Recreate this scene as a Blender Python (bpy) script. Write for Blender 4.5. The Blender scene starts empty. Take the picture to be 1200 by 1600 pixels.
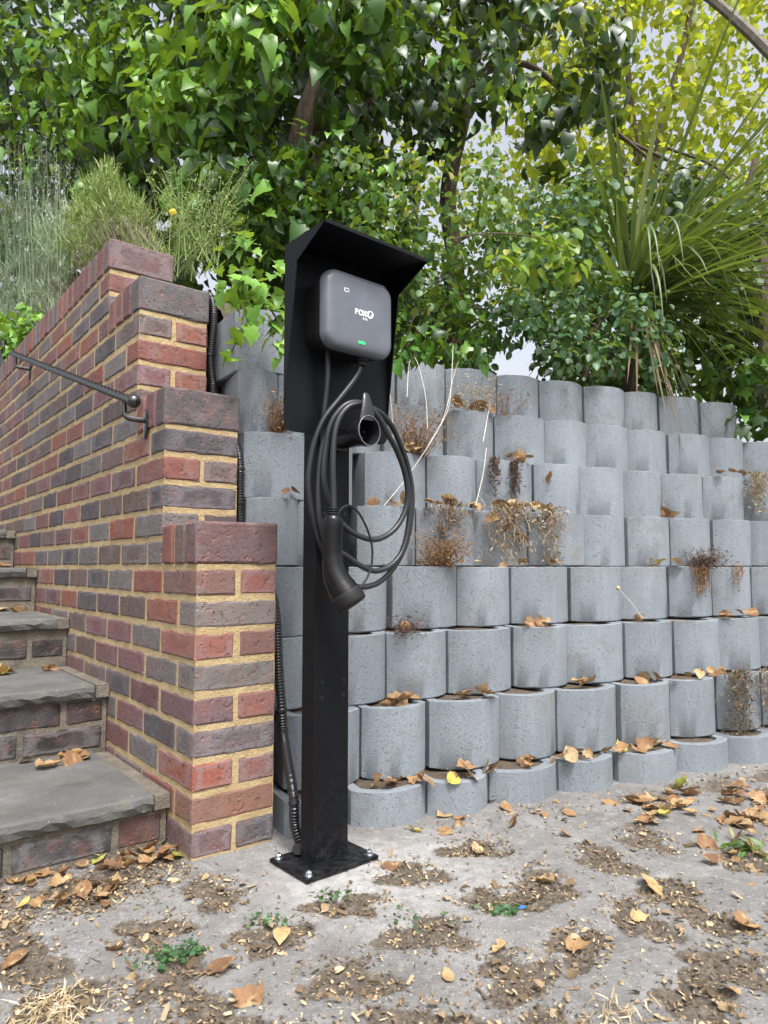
import bpy, bmesh, math, random
import numpy as np
from mathutils import Vector, Matrix
random.seed(7); rng = np.random.default_rng(7)
R = math.radians
sc = bpy.context.scene
C = sc.collection
# ---------------------------------------------------------------- camera, sky, sun, exposure
F_PX, PITCH, CAM_H = 1100.0, R(4.42), 0.675          # focal length in photo pixels (1200 x 1600), tilt up, height
cam = bpy.data.cameras.new('camera'); cam_o = bpy.data.objects.new('camera', cam); C.objects.link(cam_o)
cam.sensor_fit = 'VERTICAL'; cam.sensor_height = 24.0; cam.sensor_width = 18.0; cam.lens = 24.0*F_PX/1600
cam.clip_start = 0.02; cam.clip_end = 500
cam_o.location = (0, 0, CAM_H); cam_o.rotation_euler = (R(90)+PITCH, 0, 0)
cam.dof.use_dof = True; cam.dof.focus_distance = 1.62; cam.dof.aperture_fstop = 9.0
sc.camera = cam_o
SUN_EL, SUN_ROT = R(58), R(160)                       # behind the camera, to the right
w = bpy.data.worlds.new('World'); sc.world = w; w.use_nodes = True
wn = w.node_tree.nodes; bg = wn['Background']
sky = wn.new('ShaderNodeTexSky'); sky.sky_type = 'NISHITA'; sky.sun_disc = False
sky.sun_elevation = SUN_EL; sky.sun_rotation = SUN_ROT; sky.air_density = 1.0; sky.dust_density = 7.0; sky.ozone_density = 0.6
hs = wn.new('ShaderNodeHueSaturation'); hs.inputs['Saturation'].default_value = .36     # thin even cloud: a paler sky all round
w.node_tree.links.new(sky.outputs[0], hs.inputs['Color']); w.node_tree.links.new(hs.outputs[0], bg.inputs[0]); bg.inputs[1].default_value = 0.15
sl = bpy.data.lights.new('sun', 'SUN'); sl.energy = 1.45; sl.angle = R(11); sl.color = (1, .975, .95)
so = bpy.data.objects.new('sun', sl); C.objects.link(so)
sd = Vector((math.sin(SUN_ROT)*math.cos(SUN_EL), math.cos(SUN_ROT)*math.cos(SUN_EL), math.sin(SUN_EL)))
so.rotation_euler = sd.to_track_quat('Z', 'Y').to_euler()
sc.view_settings.view_transform = 'Standard'; sc.view_settings.look = 'None'
sc.view_settings.gamma = 1.0; sc.view_settings.use_curve_mapping = False
sc.view_settings.exposure = 1.15

# ---------------------------------------------------------------- helpers
def ray(px, py):
    x = (px-600)/F_PX; y = (800-py)/F_PX
    return Vector((x, math.cos(PITCH)-y*math.sin(PITCH), math.sin(PITCH)+y*math.cos(PITCH)))
CAM = Vector((0, 0, CAM_H))
def at(px, py, Y):                                    # point seen at a pixel, at forward distance Y
    d = ray(px, py); return CAM + d*(Y/d.y)
def on_z(px, py, z=0.0):
    d = ray(px, py); return CAM + d*((z-CAM_H)/d.z)
def proj(p):                                          # (n,3) array -> pixel x, y, depth
    p = np.asarray(p, float); Z = p[:, 2]-CAM_H; Y = p[:, 1]
    zc = Y*math.cos(PITCH)+Z*math.sin(PITCH); yc = Z*math.cos(PITCH)-Y*math.sin(PITCH)
    zc = np.where(np.abs(zc) < 1e-3, 1e-3, zc)
    return 600+F_PX*p[:, 0]/zc, 800-F_PX*yc/zc, zc
def tag(o, label=None, cat=None, group=None, kind=None):
    if label: o['label'] = label
    if cat: o['category'] = cat
    if group: o['group'] = group
    if kind: o['kind'] = kind
    return o
def empty(name, loc, rz=0, **k):
    o = bpy.data.objects.new(name, None); C.objects.link(o); o.location = loc; o.rotation_euler = (0, 0, rz)
    o.empty_display_size = .05; return tag(o, **k)
def link(name, me, parent=None, loc=None, rot=None, color=None):
    o = bpy.data.objects.new(name, me); C.objects.link(o)
    if parent: o.parent = parent
    if loc is not None: o.location = loc
    if rot is not None: o.rotation_euler = rot
    if color is not None: o.color = (*color, 1)
    return o
def mesh(name, v, f, mat, smooth=False):
    me = bpy.data.meshes.new(name); me.from_pydata([tuple(x) for x in v], [], [tuple(x) for x in f]); me.update()
    if mat: me.materials.append(mat)
    if smooth: me.shade_smooth()
    return me
def np_mesh(name, v, tris, mat, rnd=None, smooth=False):
    me = bpy.data.meshes.new(name); n = len(tris)
    me.vertices.add(len(v)); me.vertices.foreach_set('co', np.ascontiguousarray(v, np.float32).ravel())
    me.loops.add(3*n); me.loops.foreach_set('vertex_index', np.ascontiguousarray(tris, np.int32).ravel())
    me.polygons.add(n); me.polygons.foreach_set('loop_start', np.arange(0, 3*n, 3, dtype=np.int32))
    me.polygons.foreach_set('loop_total', np.full(n, 3, np.int32))
    me.update(calc_edges=True)
    if rnd is not None:
        a = me.attributes.new('rnd', 'FLOAT', 'FACE'); a.data.foreach_set('value', np.ascontiguousarray(rnd, np.float32))
    if mat: me.materials.append(mat)
    if smooth: me.shade_smooth()
    return me
class MB:
    def __init__(s): s.v = []; s.f = []
    def add(s, v, f):
        k = len(s.v); s.v += [tuple(x) for x in v]; s.f += [tuple(i+k for i in x) for x in f]; return s
    def box(s, x0, x1, y0, y1, z0, z1):
        v = [(x, y, z) for x in (x0, x1) for y in (y0, y1) for z in (z0, z1)]
        return s.add(v, [(0,1,3,2),(4,6,7,5),(0,4,5,1),(2,3,7,6),(0,2,6,4),(1,5,7,3)])
    def tube(s, pts, rad, n=10, caps=True, twist=0.0):
        pts = [Vector(p) for p in pts]; m = len(pts)
        rad = [rad]*m if isinstance(rad, (int, float)) else rad
        t = (pts[1]-pts[0]).normalized(); u = t.orthogonal().normalized(); v = []; f = []
        for i, p in enumerate(pts):
            t2 = (pts[min(i+1, m-1)]-pts[max(i-1, 0)]).normalized()
            q = t.rotation_difference(t2); u = q @ u; t = t2; u = (u-t*u.dot(t)).normalized(); b = t.cross(u)
            for k in range(n):
                a = 2*math.pi*k/n + twist*i
                v.append(p+(u*math.cos(a)+b*math.sin(a))*rad[i])
        for i in range(m-1):
            for k in range(n):
                k2 = (k+1) % n; f.append((i*n+k, i*n+k2, (i+1)*n+k2, (i+1)*n+k))
        if caps: f.append(tuple(range(n))[::-1]); f.append(tuple((m-1)*n+k for k in range(n)))
        return s.add(v, f)
    def loft(s, rings, close=True):
        n = len(rings[0]); v = [p for r in rings for p in r]; f = []
        for i in range(len(rings)-1):
            for k in range(n):
                k2 = (k+1) % n; f.append((i*n+k, i*n+k2, (i+1)*n+k2, (i+1)*n+k))
        if close: f.append(tuple(range(n))[::-1]); f.append(tuple((len(rings)-1)*n+k for k in range(n)))
        return s.add(v, f)
    def mesh(s, name, mat, smooth=False, angle=None):
        me = mesh(name, s.v, s.f, mat)
        bm = bmesh.new(); bm.from_mesh(me); bmesh.ops.recalc_face_normals(bm, faces=bm.faces); 
        if smooth:
            for fc in bm.faces: fc.smooth = True
            if angle:
                for e in bm.edges:
                    if len(e.link_faces) == 2 and e.calc_face_angle(0) > angle: e.smooth = False
        bm.to_mesh(me); bm.free(); return me
    def build(s, name, mat, parent=None, smooth=False, angle=R(35), **k):
        return link(name, s.mesh(name, mat, smooth, angle), parent, **k)
def bevel_box(name, mat, x0, x1, y0, y1, z0, z1, b=.002, seg=2):
    bm = bmesh.new(); bmesh.ops.create_cube(bm, size=1)
    for v in bm.verts: v.co = Vector(((x0+x1)/2+v.co.x*(x1-x0), (y0+y1)/2+v.co.y*(y1-y0), (z0+z1)/2+v.co.z*(z1-z0)))
    bmesh.ops.bevel(bm, geom=list(bm.edges), offset=b, segments=seg, profile=.5, affect='EDGES')
    me = bpy.data.meshes.new(name); bm.to_mesh(me); bm.free(); me.materials.append(mat); return me
def spline(pts, n=8):                                 # Catmull-Rom
    P = [Vector(p) for p in pts]; P = [P[0]*2-P[1]]+P+[P[-1]*2-P[-2]]; out = []
    for i in range(1, len(P)-2):
        a, b, c, d = P[i-1:i+3]
        for k in range(n):
            t = k/n; out.append(.5*((2*b)+(c-a)*t+(2*a-5*b+4*c-d)*t*t+(3*b-a-3*c+d)*t**3))
    return out+[P[-2]]
# ---------------------------------------------------------------- material builder
class NT:
    def __init__(s, name):
        s.m = bpy.data.materials.new(name); s.m.use_nodes = True; s.t = s.m.node_tree; s.p = s.t.nodes['Principled BSDF']
        s.out = s.t.nodes['Material Output']; s.pos = s.t.nodes.new('ShaderNodeNewGeometry').outputs['Position']
    def n(s, typ, ins=None, **a):
        o = s.t.nodes.new(typ)
        for k, v in a.items(): setattr(o, k, v)
        for k, v in (ins or {}).items(): s.set(o.inputs[k], v)
        return o
    def set(s, inp, v):
        if isinstance(v, bpy.types.NodeSocket): s.t.links.new(v, inp)
        else: inp.default_value = (*v, 1) if (isinstance(v, tuple) and len(v) == 3 and inp.type == 'RGBA') else v
    def noise(s, scale, detail=4, rough=.6, vec=None, dist=0):
        return s.n('ShaderNodeTexNoise', {'Vector': vec or s.pos, 'Scale': scale, 'Detail': detail, 'Roughness': rough, 'Distortion': dist}).outputs['Fac']
    def voro(s, scale, vec=None, feature='F1', out='Distance'):
        return s.n('ShaderNodeTexVoronoi', {'Vector': vec or s.pos, 'Scale': scale}, feature=feature).outputs[out]
    def ramp(s, fac, *stops):
        r = s.n('ShaderNodeValToRGB', {'Fac': fac}); e = r.color_ramp.elements
        while len(e) < len(stops): e.new(.5)
        for el, (p, c) in zip(e, stops): el.position = p; el.color = (*c, 1) if isinstance(c, tuple) else (c, c, c, 1)
        return r.outputs['Color']
    def math(s, op, a, b=0.0, c=0.0):
        o = s.n('ShaderNodeMath', operation=op); s.set(o.inputs[0], a); s.set(o.inputs[1], b); s.set(o.inputs[2], c); return o.outputs[0]
    def mix(s, fac, a, b, mode='MIX'):
        o = s.n('ShaderNodeMix', data_type='RGBA', blend_type=mode); s.set(o.inputs[0], fac); s.set(o.inputs[6], a); s.set(o.inputs[7], b); return o.outputs[2]
    def bump(s, h, strength=.5, dist=.01):
        return s.n('ShaderNodeBump', {'Height': h, 'Strength': strength, 'Distance': dist}).outputs['Normal']
    def done(s, base=None, rough=None, normal=None, **k):
        if base is not None: s.set(s.p.inputs['Base Color'], base)
        if rough is not None: s.set(s.p.inputs['Roughness'], rough)
        if normal is not None: s.set(s.p.inputs['Normal'], normal)
        for a, v in k.items(): s.set(s.p.inputs[a], v)
        return s.m
M = {}
# fired clay: the brick's own colour comes from the object, kiln flashing, specks and lime bloom from noise
b = NT('brick'); oi = b.n('ShaderNodeObjectInfo'); col = oi.outputs['Color']
off = b.n('ShaderNodeVectorMath', {0: b.pos, 1: oi.outputs['Location']}, operation='ADD').outputs[0]
big = b.noise(9, 3, .5, off); c = b.mix(b.ramp(big, (.38, 0), (.62, 1)), col, b.mix(.3, col, (.115, .105, .112)))
c = b.mix(b.math('MULTIPLY', b.ramp(b.noise(16, 4, .6, off), (.56, 0), (.68, 1)), .5), c, b.mix(.6, col, (.20, .20, .21)))
gen = b.n('ShaderNodeSeparateXYZ', {0: b.n('ShaderNodeTexCoord').outputs['Generated']})
ga, gb, gc = [b.math('ABSOLUTE', b.math('SUBTRACT', gen.outputs[i], .5)) for i in range(3)]
med = b.math('MAXIMUM', b.math('MINIMUM', ga, gb), b.math('MINIMUM', b.math('MAXIMUM', ga, gb), gc))     # distance from the middle of a face
ring = b.ramp(b.math('ADD', med, b.math('MULTIPLY', b.math('SUBTRACT', b.noise(24, 4, .6, off), .5), .45)), (.24, 0), (.33, 1), (.40, 1), (.47, 0))
ring = b.math('MULTIPLY', ring, b.ramp(oi.outputs['Random'], (.35, 0), (.75, .75)))
c = b.mix(ring, c, b.mix(.5, col, (.20, .195, .205)))
c = b.mix(b.ramp(b.noise(75, 5, .7), (.57, 0), (.66, 1)), c, (.035, .03, .035))
c = b.mix(b.math('MULTIPLY', b.ramp(b.noise(30, 3), (.3, 1), (.5, 0)), .5), c, b.mix(.45, (.26, .105, .07), col))
c = b.mix(b.math('MULTIPLY', b.ramp(b.noise(7, 5, .75), (.68, 0), (.76, 1)), .7), c, (.62, .60, .58))
c = b.mix(b.ramp(b.noise(260, 2), (.70, 0), (.74, .7)), c, (.45, .36, .24))
h = b.math('ADD', b.noise(110, 6, .7), b.math('MULTIPLY', b.ramp(b.noise(60, 3), (.3, 0), (.42, 1)), .8))
M['brick'] = b.done(c, b.ramp(b.noise(30), (.3, .62), (.7, .9)), b.bump(h, .75, .004))
def mortar_mat(name, a, bb, cc):
    b = NT(name); c = b.mix(b.ramp(b.noise(22, 5), (.35, 0), (.65, 1)), a, bb)
    c = b.mix(b.math('MULTIPLY', b.ramp(b.noise(5, 4, .7), (.58, 0), (.72, 1)), .8), c, cc)
    c = b.mix(b.ramp(b.noise(400, 2), (.62, 0), (.7, .6)), c, (.62, .52, .36))
    return b.done(c, .95, b.bump(b.math('ADD', b.noise(160, 6, .75), b.noise(40, 3)), .9, .006))
M['mortar'] = mortar_mat('mortar_sand', (.36, .265, .135), (.455, .35, .19), (.27, .235, .175))
M['mortar_grey'] = mortar_mat('mortar_weathered', (.10, .09, .072), (.17, .15, .118), (.05, .047, .042))
# pressed concrete of the planter blocks
b = NT('block_concrete'); oi = b.n('ShaderNodeObjectInfo')
c = b.ramp(b.noise(3.5, 4, .6), (.3, (.172, .200, .230)), (.7, (.235, .268, .302)))
c = b.mix(b.math('MULTIPLY', oi.outputs['Random'], .35), c, (.105, .118, .130))
st = b.noise(1, 4, .6, b.n('ShaderNodeMapping', {'Vector': b.pos, 'Scale': (38, 38, 2.5)}).outputs[0])
c = b.mix(b.math('MULTIPLY', b.ramp(st, (.5, 0), (.72, 1)), .30), c, (.27, .295, .32))
c = b.mix(b.ramp(b.noise(330, 3, .7), (.56, 0), (.68, .75)), c, (.055, .06, .066))
c = b.mix(b.ramp(b.noise(280, 2, .6), (.28, .7), (.40, 0)), c, (.31, .33, .35))
c = b.mix(b.math('MULTIPLY', b.ramp(b.noise(6.5, 5, .75), (.54, 0), (.70, 1)), .45), c, (.13, .115, .085))
M['block'] = b.done(c, .93, b.bump(b.math('ADD', b.noise(300, 4, .7), b.math('MULTIPLY', b.ramp(b.noise(150, 2), (.3, 0), (.4, 1)), .9)), .8, .0035))
# ground: cast concrete with soil pockets (attribute soil), dust and stains
b = NT('ground_concrete'); soil = b.n('ShaderNodeAttribute', attribute_name='soil').outputs['Fac']
dust = b.n('ShaderNodeAttribute', attribute_name='dust').outputs['Fac']
c = b.ramp(b.noise(4.5, 6, .65), (.3, (.104, .099, .096)), (.52, (.158, .155, .153)), (.72, (.222, .222, .222)))
c = b.mix(b.math('MULTIPLY', b.ramp(b.noise(14, 5, .7), (.5, 0), (.66, 1)), .5), c, (.105, .095, .086))
c = b.mix(b.math('MULTIPLY', b.ramp(b.noise(26, 5, .75), (.52, 0), (.64, 1)), .55), c, (.26, .257, .25))
c = b.mix(b.ramp(b.noise(130, 3, .7), (.60, 0), (.70, .8)), c, (.075, .066, .058))
c = b.mix(b.ramp(b.noise(170, 2, .6), (.28, .8), (.37, 0)), c, (.42, .40, .36))
c = b.mix(b.math('MULTIPLY', dust, b.ramp(b.noise(30, 5, .7), (.35, .35), (.6, 1))), c, (.44, .435, .425))
sc_ = b.ramp(b.noise(70, 5, .8), (.3, (.035, .029, .024)), (.5, (.085, .070, .055)), (.66, (.16, .135, .105)), (.8, (.27, .235, .18)))
sm = b.ramp(b.math('ADD', soil, b.math('MULTIPLY', b.math('SUBTRACT', b.noise(60, 5, .7), .5), .9)), (.40, 0), (.60, 1))
c = b.mix(sm, c, sc_)
h = b.math('ADD', b.math('MULTIPLY', b.noise(130, 6, .75), .7), b.math('MULTIPLY', b.noise(24, 4), .8))
M['ground'] = b.done(c, .95, b.bump(h, .8, .007))
b = NT('soil'); M['soil'] = b.done(b.ramp(b.noise(90, 5, .8), (.3, (.05, .038, .027)), (.55, (.13, .10, .07)), (.8, (.27, .21, .14))), 1.0, b.bump(b.noise(120, 5, .8), 1, .012))
b = NT('tread_stone')
c = b.ramp(b.noise(6, 6, .65), (.3, (.062, .063, .062)), (.55, (.098, .099, .097)), (.75, (.145, .145, .141)))
c = b.mix(b.ramp(b.noise(55, 4, .7), (.58, 0), (.7, .7)), c, (.09, .085, .075))
c = b.mix(b.math('MULTIPLY', b.ramp(b.noise(10, 4), (.56, 0), (.7, 1)), .4), c, (.14, .145, .10))
c = b.mix(b.ramp(b.noise(120, 2), (.72, 0), (.76, .8)), c, (.55, .55, .52))
M['tread'] = b.done(c, .85, b.bump(b.math('ADD', b.noise(90, 6, .7), b.noise(25, 3)), .8, .005))
def plain(name, colr, rough, **k):
    b = NT(name); bm_ = k.pop('bump', None)
    nrm = b.bump(b.noise(bm_[0], 3), bm_[1], .001) if bm_ else None
    var = k.pop('var', .12)
    c = b.mix(b.ramp(b.noise(18, 4), (.3, 0), (.7, 1)), tuple(x*(1-var) for x in colr), tuple(x*(1+var) for x in colr))
    return b.done(c, b.math('ADD', b.math('MULTIPLY', b.noise(40, 4), .12), rough-.06), nrm, **k)
M['powder'] = plain('powder_coat_black', (.004, .0046, .0062), .46, bump=(900, .12), **{'Specular IOR Level': .16})
b = NT('powder_coat_dusty'); gz = b.n('ShaderNodeSeparateXYZ', {0: b.pos}).outputs[2]
dm = b.math('MULTIPLY', b.ramp(gz, (.0, .30), (.06, .10), (.25, .015)), b.ramp(b.noise(60, 6, .75), (.45, 0), (.7, 1)))
M['powder_post'] = b.done(b.mix(dm, (.004, .0046, .0062), (.10, .095, .088)), b.math('ADD', b.math('MULTIPLY', b.noise(25, 5), .2), .36), b.bump(b.noise(900, 3), .12, .001), **{'Specular IOR Level': .16})
M['case'] = plain('charger_case_black', (.008, .008, .009), .5, bump=(1200, .1), **{'Specular IOR Level': .3})
M['cover'] = plain('charger_cover_grey', (.095, .105, .126), .32, bump=(1500, .05))
M['rubber'] = plain('cable_rubber', (.013, .0145, .018), .42, bump=(700, .1))
M['plug'] = plain('plug_plastic_black', (.003, .003, .0035), .24, **{'Specular IOR Level': .34})
M['cap'] = plain('cap_rubber', (.008, .008, .009), .55, **{'Specular IOR Level': .3})
M['rim'] = plain('holster_gloss', (.012, .0125, .015), .22)
M['ring'] = plain('rim_highlight_grey', (.14, .145, .155), .25)  # pale grey of the highlight painted round the holster rim
M['conduit'] = plain('conduit_black', (.010, .010, .012), .32)
M['iron'] = plain('painted_iron', (.006, .006, .007), .14, **{'Specular IOR Level': 1.0})
M['zinc'] = plain('zinc_plated', (.55, .60, .66), .30, Metallic=1.0)
M['print'] = plain('white_print', (.85, .87, .88), .5)
b = NT('status_green'); M['led'] = b.done((.02, .5, .12), .3, **{'Emission Color': (.02, .75, .16), 'Emission Strength': .55})
b = NT('bark'); M['bark'] = b.done(b.ramp(b.noise(1, 6, .7, b.n('ShaderNodeMapping', {'Vector': b.pos, 'Scale': (60, 60, 12)}).outputs[0]), (.3, (.035, .025, .018)), (.7, (.15, .11, .08))), .95, b.bump(b.noise(60, 5, .8), 1, .01))
b = NT('pale_bark'); M['pale_bark'] = b.done(b.ramp(b.noise(25, 5, .7), (.3, (.10, .085, .07)), (.7, (.26, .23, .20))), .9, b.bump(b.noise(60, 5, .8), 1, .01))
def leaf_mat(name, stops, trans=.3, rough=.35, tcol=None, patch=None):
    b = NT(name); a = b.n('ShaderNodeAttribute', attribute_name='rnd').outputs['Fac']
    rr = b.math('FRACT', b.math('ADD', a, b.n('ShaderNodeObjectInfo').outputs['Random']))
    c = b.ramp(rr, *stops)
    c = b.mix(b.math('MULTIPLY', b.ramp(b.noise(120, 3), (.4, 0), (.7, 1)), .25), c, (.02, .03, .008))
    if patch: c = b.mix(b.ramp(b.noise(patch[0], 2), (patch[1], 0), (patch[1]+.08, 1)), c, patch[2])
    b.done(c, rough, b.bump(b.noise(180, 3), .25, .002))
    tr = b.n('ShaderNodeBsdfTranslucent', {'Color': b.mix(.75, c, tcol or (.30, .42, .03))})
    mx = b.n('ShaderNodeMixShader', {0: trans, 1: b.p.outputs[0], 2: tr.outputs[0]})
    b.t.links.new(mx.outputs[0], b.out.inputs[0]); return b.m
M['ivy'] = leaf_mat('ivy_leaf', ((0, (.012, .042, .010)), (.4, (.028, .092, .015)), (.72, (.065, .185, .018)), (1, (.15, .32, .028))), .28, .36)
M['ivy_dark'] = leaf_mat('ivy_dark_leaf', ((0, (.009, .026, .010)), (.6, (.017, .050, .016)), (1, (.04, .10, .022))), .16, .36)  # darker copy of the ivy leaf; shade inside foliage put into its colour
M['ivy_bright'] = leaf_mat('ivy_bright_leaf', ((0, (.08, .20, .02)), (.6, (.14, .31, .03)), (1, (.22, .42, .045))), .32, .42)  # bright leaf; on the hedge sprays it carries light put into colour
M['round'] = leaf_mat('round_leaf', ((0, (.035, .09, .022)), (.55, (.07, .16, .035)), (.9, (.12, .22, .045)), (1, (.26, .25, .05))), .34, .45)
M['bluegreen'] = leaf_mat('bluegreen_leaf', ((0, (.026, .075, .03)), (.6, (.05, .13, .055)), (1, (.10, .20, .075))), .28, .45)
M['lime'] = leaf_mat('lime_leaf', ((0, (.11, .22, .03)), (.7, (.20, .33, .045)), (1, (.36, .33, .05))), .42, .4)
M['sun_tinted'] = leaf_mat('sun_tinted_leaf', ((0, (.07, .14, .015)), (.4, (.17, .26, .025)), (.8, (.32, .38, .035)), (1, (.52, .48, .05))), .55, .5, (.55, .60, .04))  # sunlight through the leaves put into their yellow-green colour
M['strap'] = leaf_mat('strap_leaf', ((0, (.045, .08, .025)), (.6, (.09, .14, .045)), (1, (.19, .22, .08))), .22, .4)
M['strap_dead'] = leaf_mat('strap_dead', ((0, (.07, .05, .03)), (.6, (.14, .10, .06)), (1, (.24, .18, .11))), .15, .8)
M['lav'] = leaf_mat('lavender_leaf', ((0, (.19, .27, .16)), (.6, (.30, .40, .25)), (1, (.44, .52, .37))), .35, .7, (.38, .5, .26))
M['lav_flower'] = leaf_mat('lavender_flower', ((0, (.36, .34, .34)), (1, (.60, .57, .56))), .15, .9)
M['grassy'] = leaf_mat('grassy_shrub', ((0, (.12, .20, .05)), (.6, (.22, .32, .09)), (1, (.37, .43, .16))), .28, .6, (.3, .4, .08))
M['heath'] = leaf_mat('dry_heath', ((0, (.13, .10, .085)), (.6, (.25, .20, .165)), (1, (.40, .34, .27))), .15, .9)
M['straw'] = leaf_mat('dry_straw', ((0, (.32, .22, .12)), (.6, (.48, .38, .24)), (1, (.66, .58, .46))), .15, .85)
M['bleached'] = leaf_mat('bleached_stem', ((0, (.5, .46, .38)), (1, (.66, .62, .54))), .05, .9)
M['rust'] = leaf_mat('rust_weed', ((0, (.12, .055, .03)), (.6, (.24, .12, .06)), (1, (.38, .22, .11))), .15, .9)
M['sedum'] = leaf_mat('dark_sedum', ((0, (.035, .014, .016)), (.6, (.08, .035, .035)), (1, (.15, .08, .06))), .1, .6)
M['yellow'] = leaf_mat('yellow_petal', ((0, (.6, .5, .04)), (1, (.75, .62, .06))), .3, .6, (.8, .7, .1))
M['chips'] = leaf_mat('litter_chips', ((0, (.06, .04, .025)), (.4, (.16, .108, .063)), (.75, (.30, .215, .125)), (1, (.46, .37, .24))), .05, .95)
M['conifer'] = leaf_mat('conifer_needles', ((0, (.012, .024, .014)), (1, (.03, .05, .028))), .05, .7)
b = NT('fallen_leaf'); oi = b.n('ShaderNodeObjectInfo'); tc = b.n('ShaderNodeTexCoord').outputs['Object']
c = b.mix(b.ramp(b.noise(90, 4, .7), (.42, 0), (.68, .85)), oi.outputs['Color'], (.13, .065, .028))
c = b.mix(b.ramp(b.noise(45, 3), (.52, 0), (.7, .6)), c, (.55, .40, .20))
b.done(c, .7, b.bump(b.noise(150, 4), .6, .003)); tr = b.n('ShaderNodeBsdfTranslucent', {'Color': c})
mx = b.n('ShaderNodeMixShader', {0: .18, 1: b.p.outputs[0], 2: tr.outputs[0]}); b.t.links.new(mx.outputs[0], b.out.inputs[0]); M['fallen'] = b.m

# ---------------------------------------------------------------- layout frames
BR_LOC = Vector((-.441, 1.662, 0)); BR_A = R(38.17)           # front corner of the brick pier; x along its end face, y along its stair face
BX = Vector((math.cos(BR_A), math.sin(BR_A), 0)); BY = Vector((-math.sin(BR_A), math.cos(BR_A), 0))
def brl(p): d = Vector(p)-BR_LOC; return d.dot(BX), d.dot(BY)
def brw(x, y, z): return BR_LOC+BX*x+BY*y+Vector((0, 0, z))
WA = R(24.5); WW = Vector((math.cos(WA), math.sin(WA), 0)); WN = Vector((-math.sin(WA), math.cos(WA), 0))   # along / into the block wall
HB = .195
def row_top(r): return CAM_H+(r-4)*HB
def row_d(r, t):
    base = [0, 8.78, 9.18, 9.6, 10.05, 10.5, 10.95, 11.45, 11.95][r]*HB
    if t < .92 and r > 3:
        k = min(1, (.92-t)/.36); base -= k*k*(3-2*k)*.057*(r-3)
    return base
def wpt(t, d, z): return WW*t+WN*d+Vector((0, 0, z))
def ray_row(px, py, d):                                       # t along the wall where a pixel ray meets the plane at distance d
    v = ray(px, py); k = d/v.dot(WN); return (v*k).dot(WW)
def px_t(px, r, dd=0.0):
    py = 880; t = 1.0
    for _ in range(4):
        d = row_d(r, t)+dd; v = ray(px, 800); z = row_top(r)-CAM_H
        # iterate pixel row so that the height fits
        for _ in range(4):
            v = ray(px, py); k = d/v.dot(WN); py += (v.z*k-z)*F_PX/(v*k).y
        v = ray(px, py); t = (v*(d/v.dot(WN))).dot(WW)
    return t

# ---------------------------------------------------------------- ground (structure)
POCK = []
for px, py in [(340,1396),(235,1456),(430,1462),(545,1412),(675,1458),(540,1527),(775,1405),(800,1522),(905,1478),(1000,1436),(850,1378),(1045,1392),
               (1085,1562),(262,1530),(95,1578),(335,1595),(655,1600),(1150,1505),(745,1325),(940,1340),(40,1500),(880,1625),(1010,1312),(1120,1440),(640,1362),(1160,1345),(480,1640),(140,1400)]:
    p = on_z(px, py); POCK.append((p.x, p.y, .066+random.random()*.02, .046+random.random()*.014, random.random()*math.pi))
for i in range(-14, 15):                                      # the same lattice goes on outside the picture
    for j in range(-12, 12):
        x = .02+i*.155+(j % 2)*.0775; y = .95+j*.11
        if y > 2.3 or y < -.6 or min((x-q[0])**2+(y-q[1])**2 for q in POCK) < .125**2: continue
        u, v = proj([(x, y, 0)])[0:2]
        if 1.0 < y and 0 < u[0] < 1200: continue
        POCK.append((x, y, .055, .045, random.random()*3))
def axis(lo, hi, step, far):
    a = list(np.arange(lo, hi+1e-6, step)); s = step
    x = hi
    while x < far: s *= 1.35; x += s; a.append(x)
    s = step; x = lo
    while x > -far: s *= 1.35; x -= s; a.insert(0, x)
    return np.array(a)
gx = axis(-1.7, 2.3, .0085, 90); gy = axis(.72, 2.25, .0085, 90)
GX, GY = np.meshgrid(gx, gy, indexing='ij')
def vnoise(x, y, s, seed):
    r_ = np.random.default_rng(seed); out = np.zeros_like(x); amp = 1
    for o in range(4):
        for _ in range(5):
            a = r_.uniform(0, 6.28); ph = r_.uniform(0, 6.28); k = s*2**o*r_.uniform(.7, 1.3)
            out += amp*np.sin((x*math.cos(a)+y*math.sin(a))*k+ph)
        amp *= .6
    return out/7
near = (np.abs(GX) < 3) & (GY > 0) & (GY < 3)
wob = vnoise(GX, GY, 22, 3)*near
soilA = np.zeros_like(GX)
for (x, y, a, bb, th) in POCK:
    dx = GX-x; dy = GY-y; u = dx*math.cos(th)+dy*math.sin(th); v = -dx*math.sin(th)+dy*math.cos(th)
    ang = np.arctan2(v, u)
    r_ = np.sqrt((u/a)**2+(v/bb)**2)/(1+.26*np.cos(3*ang+x*40)+.16*np.sin(5*ang+y*60)+.10*np.sin(2*ang+x*90))+.42*wob
    soilA = np.maximum(soilA, 1/(1+np.exp(np.clip((r_-1)*8, -40, 40)))*.9)
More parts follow.
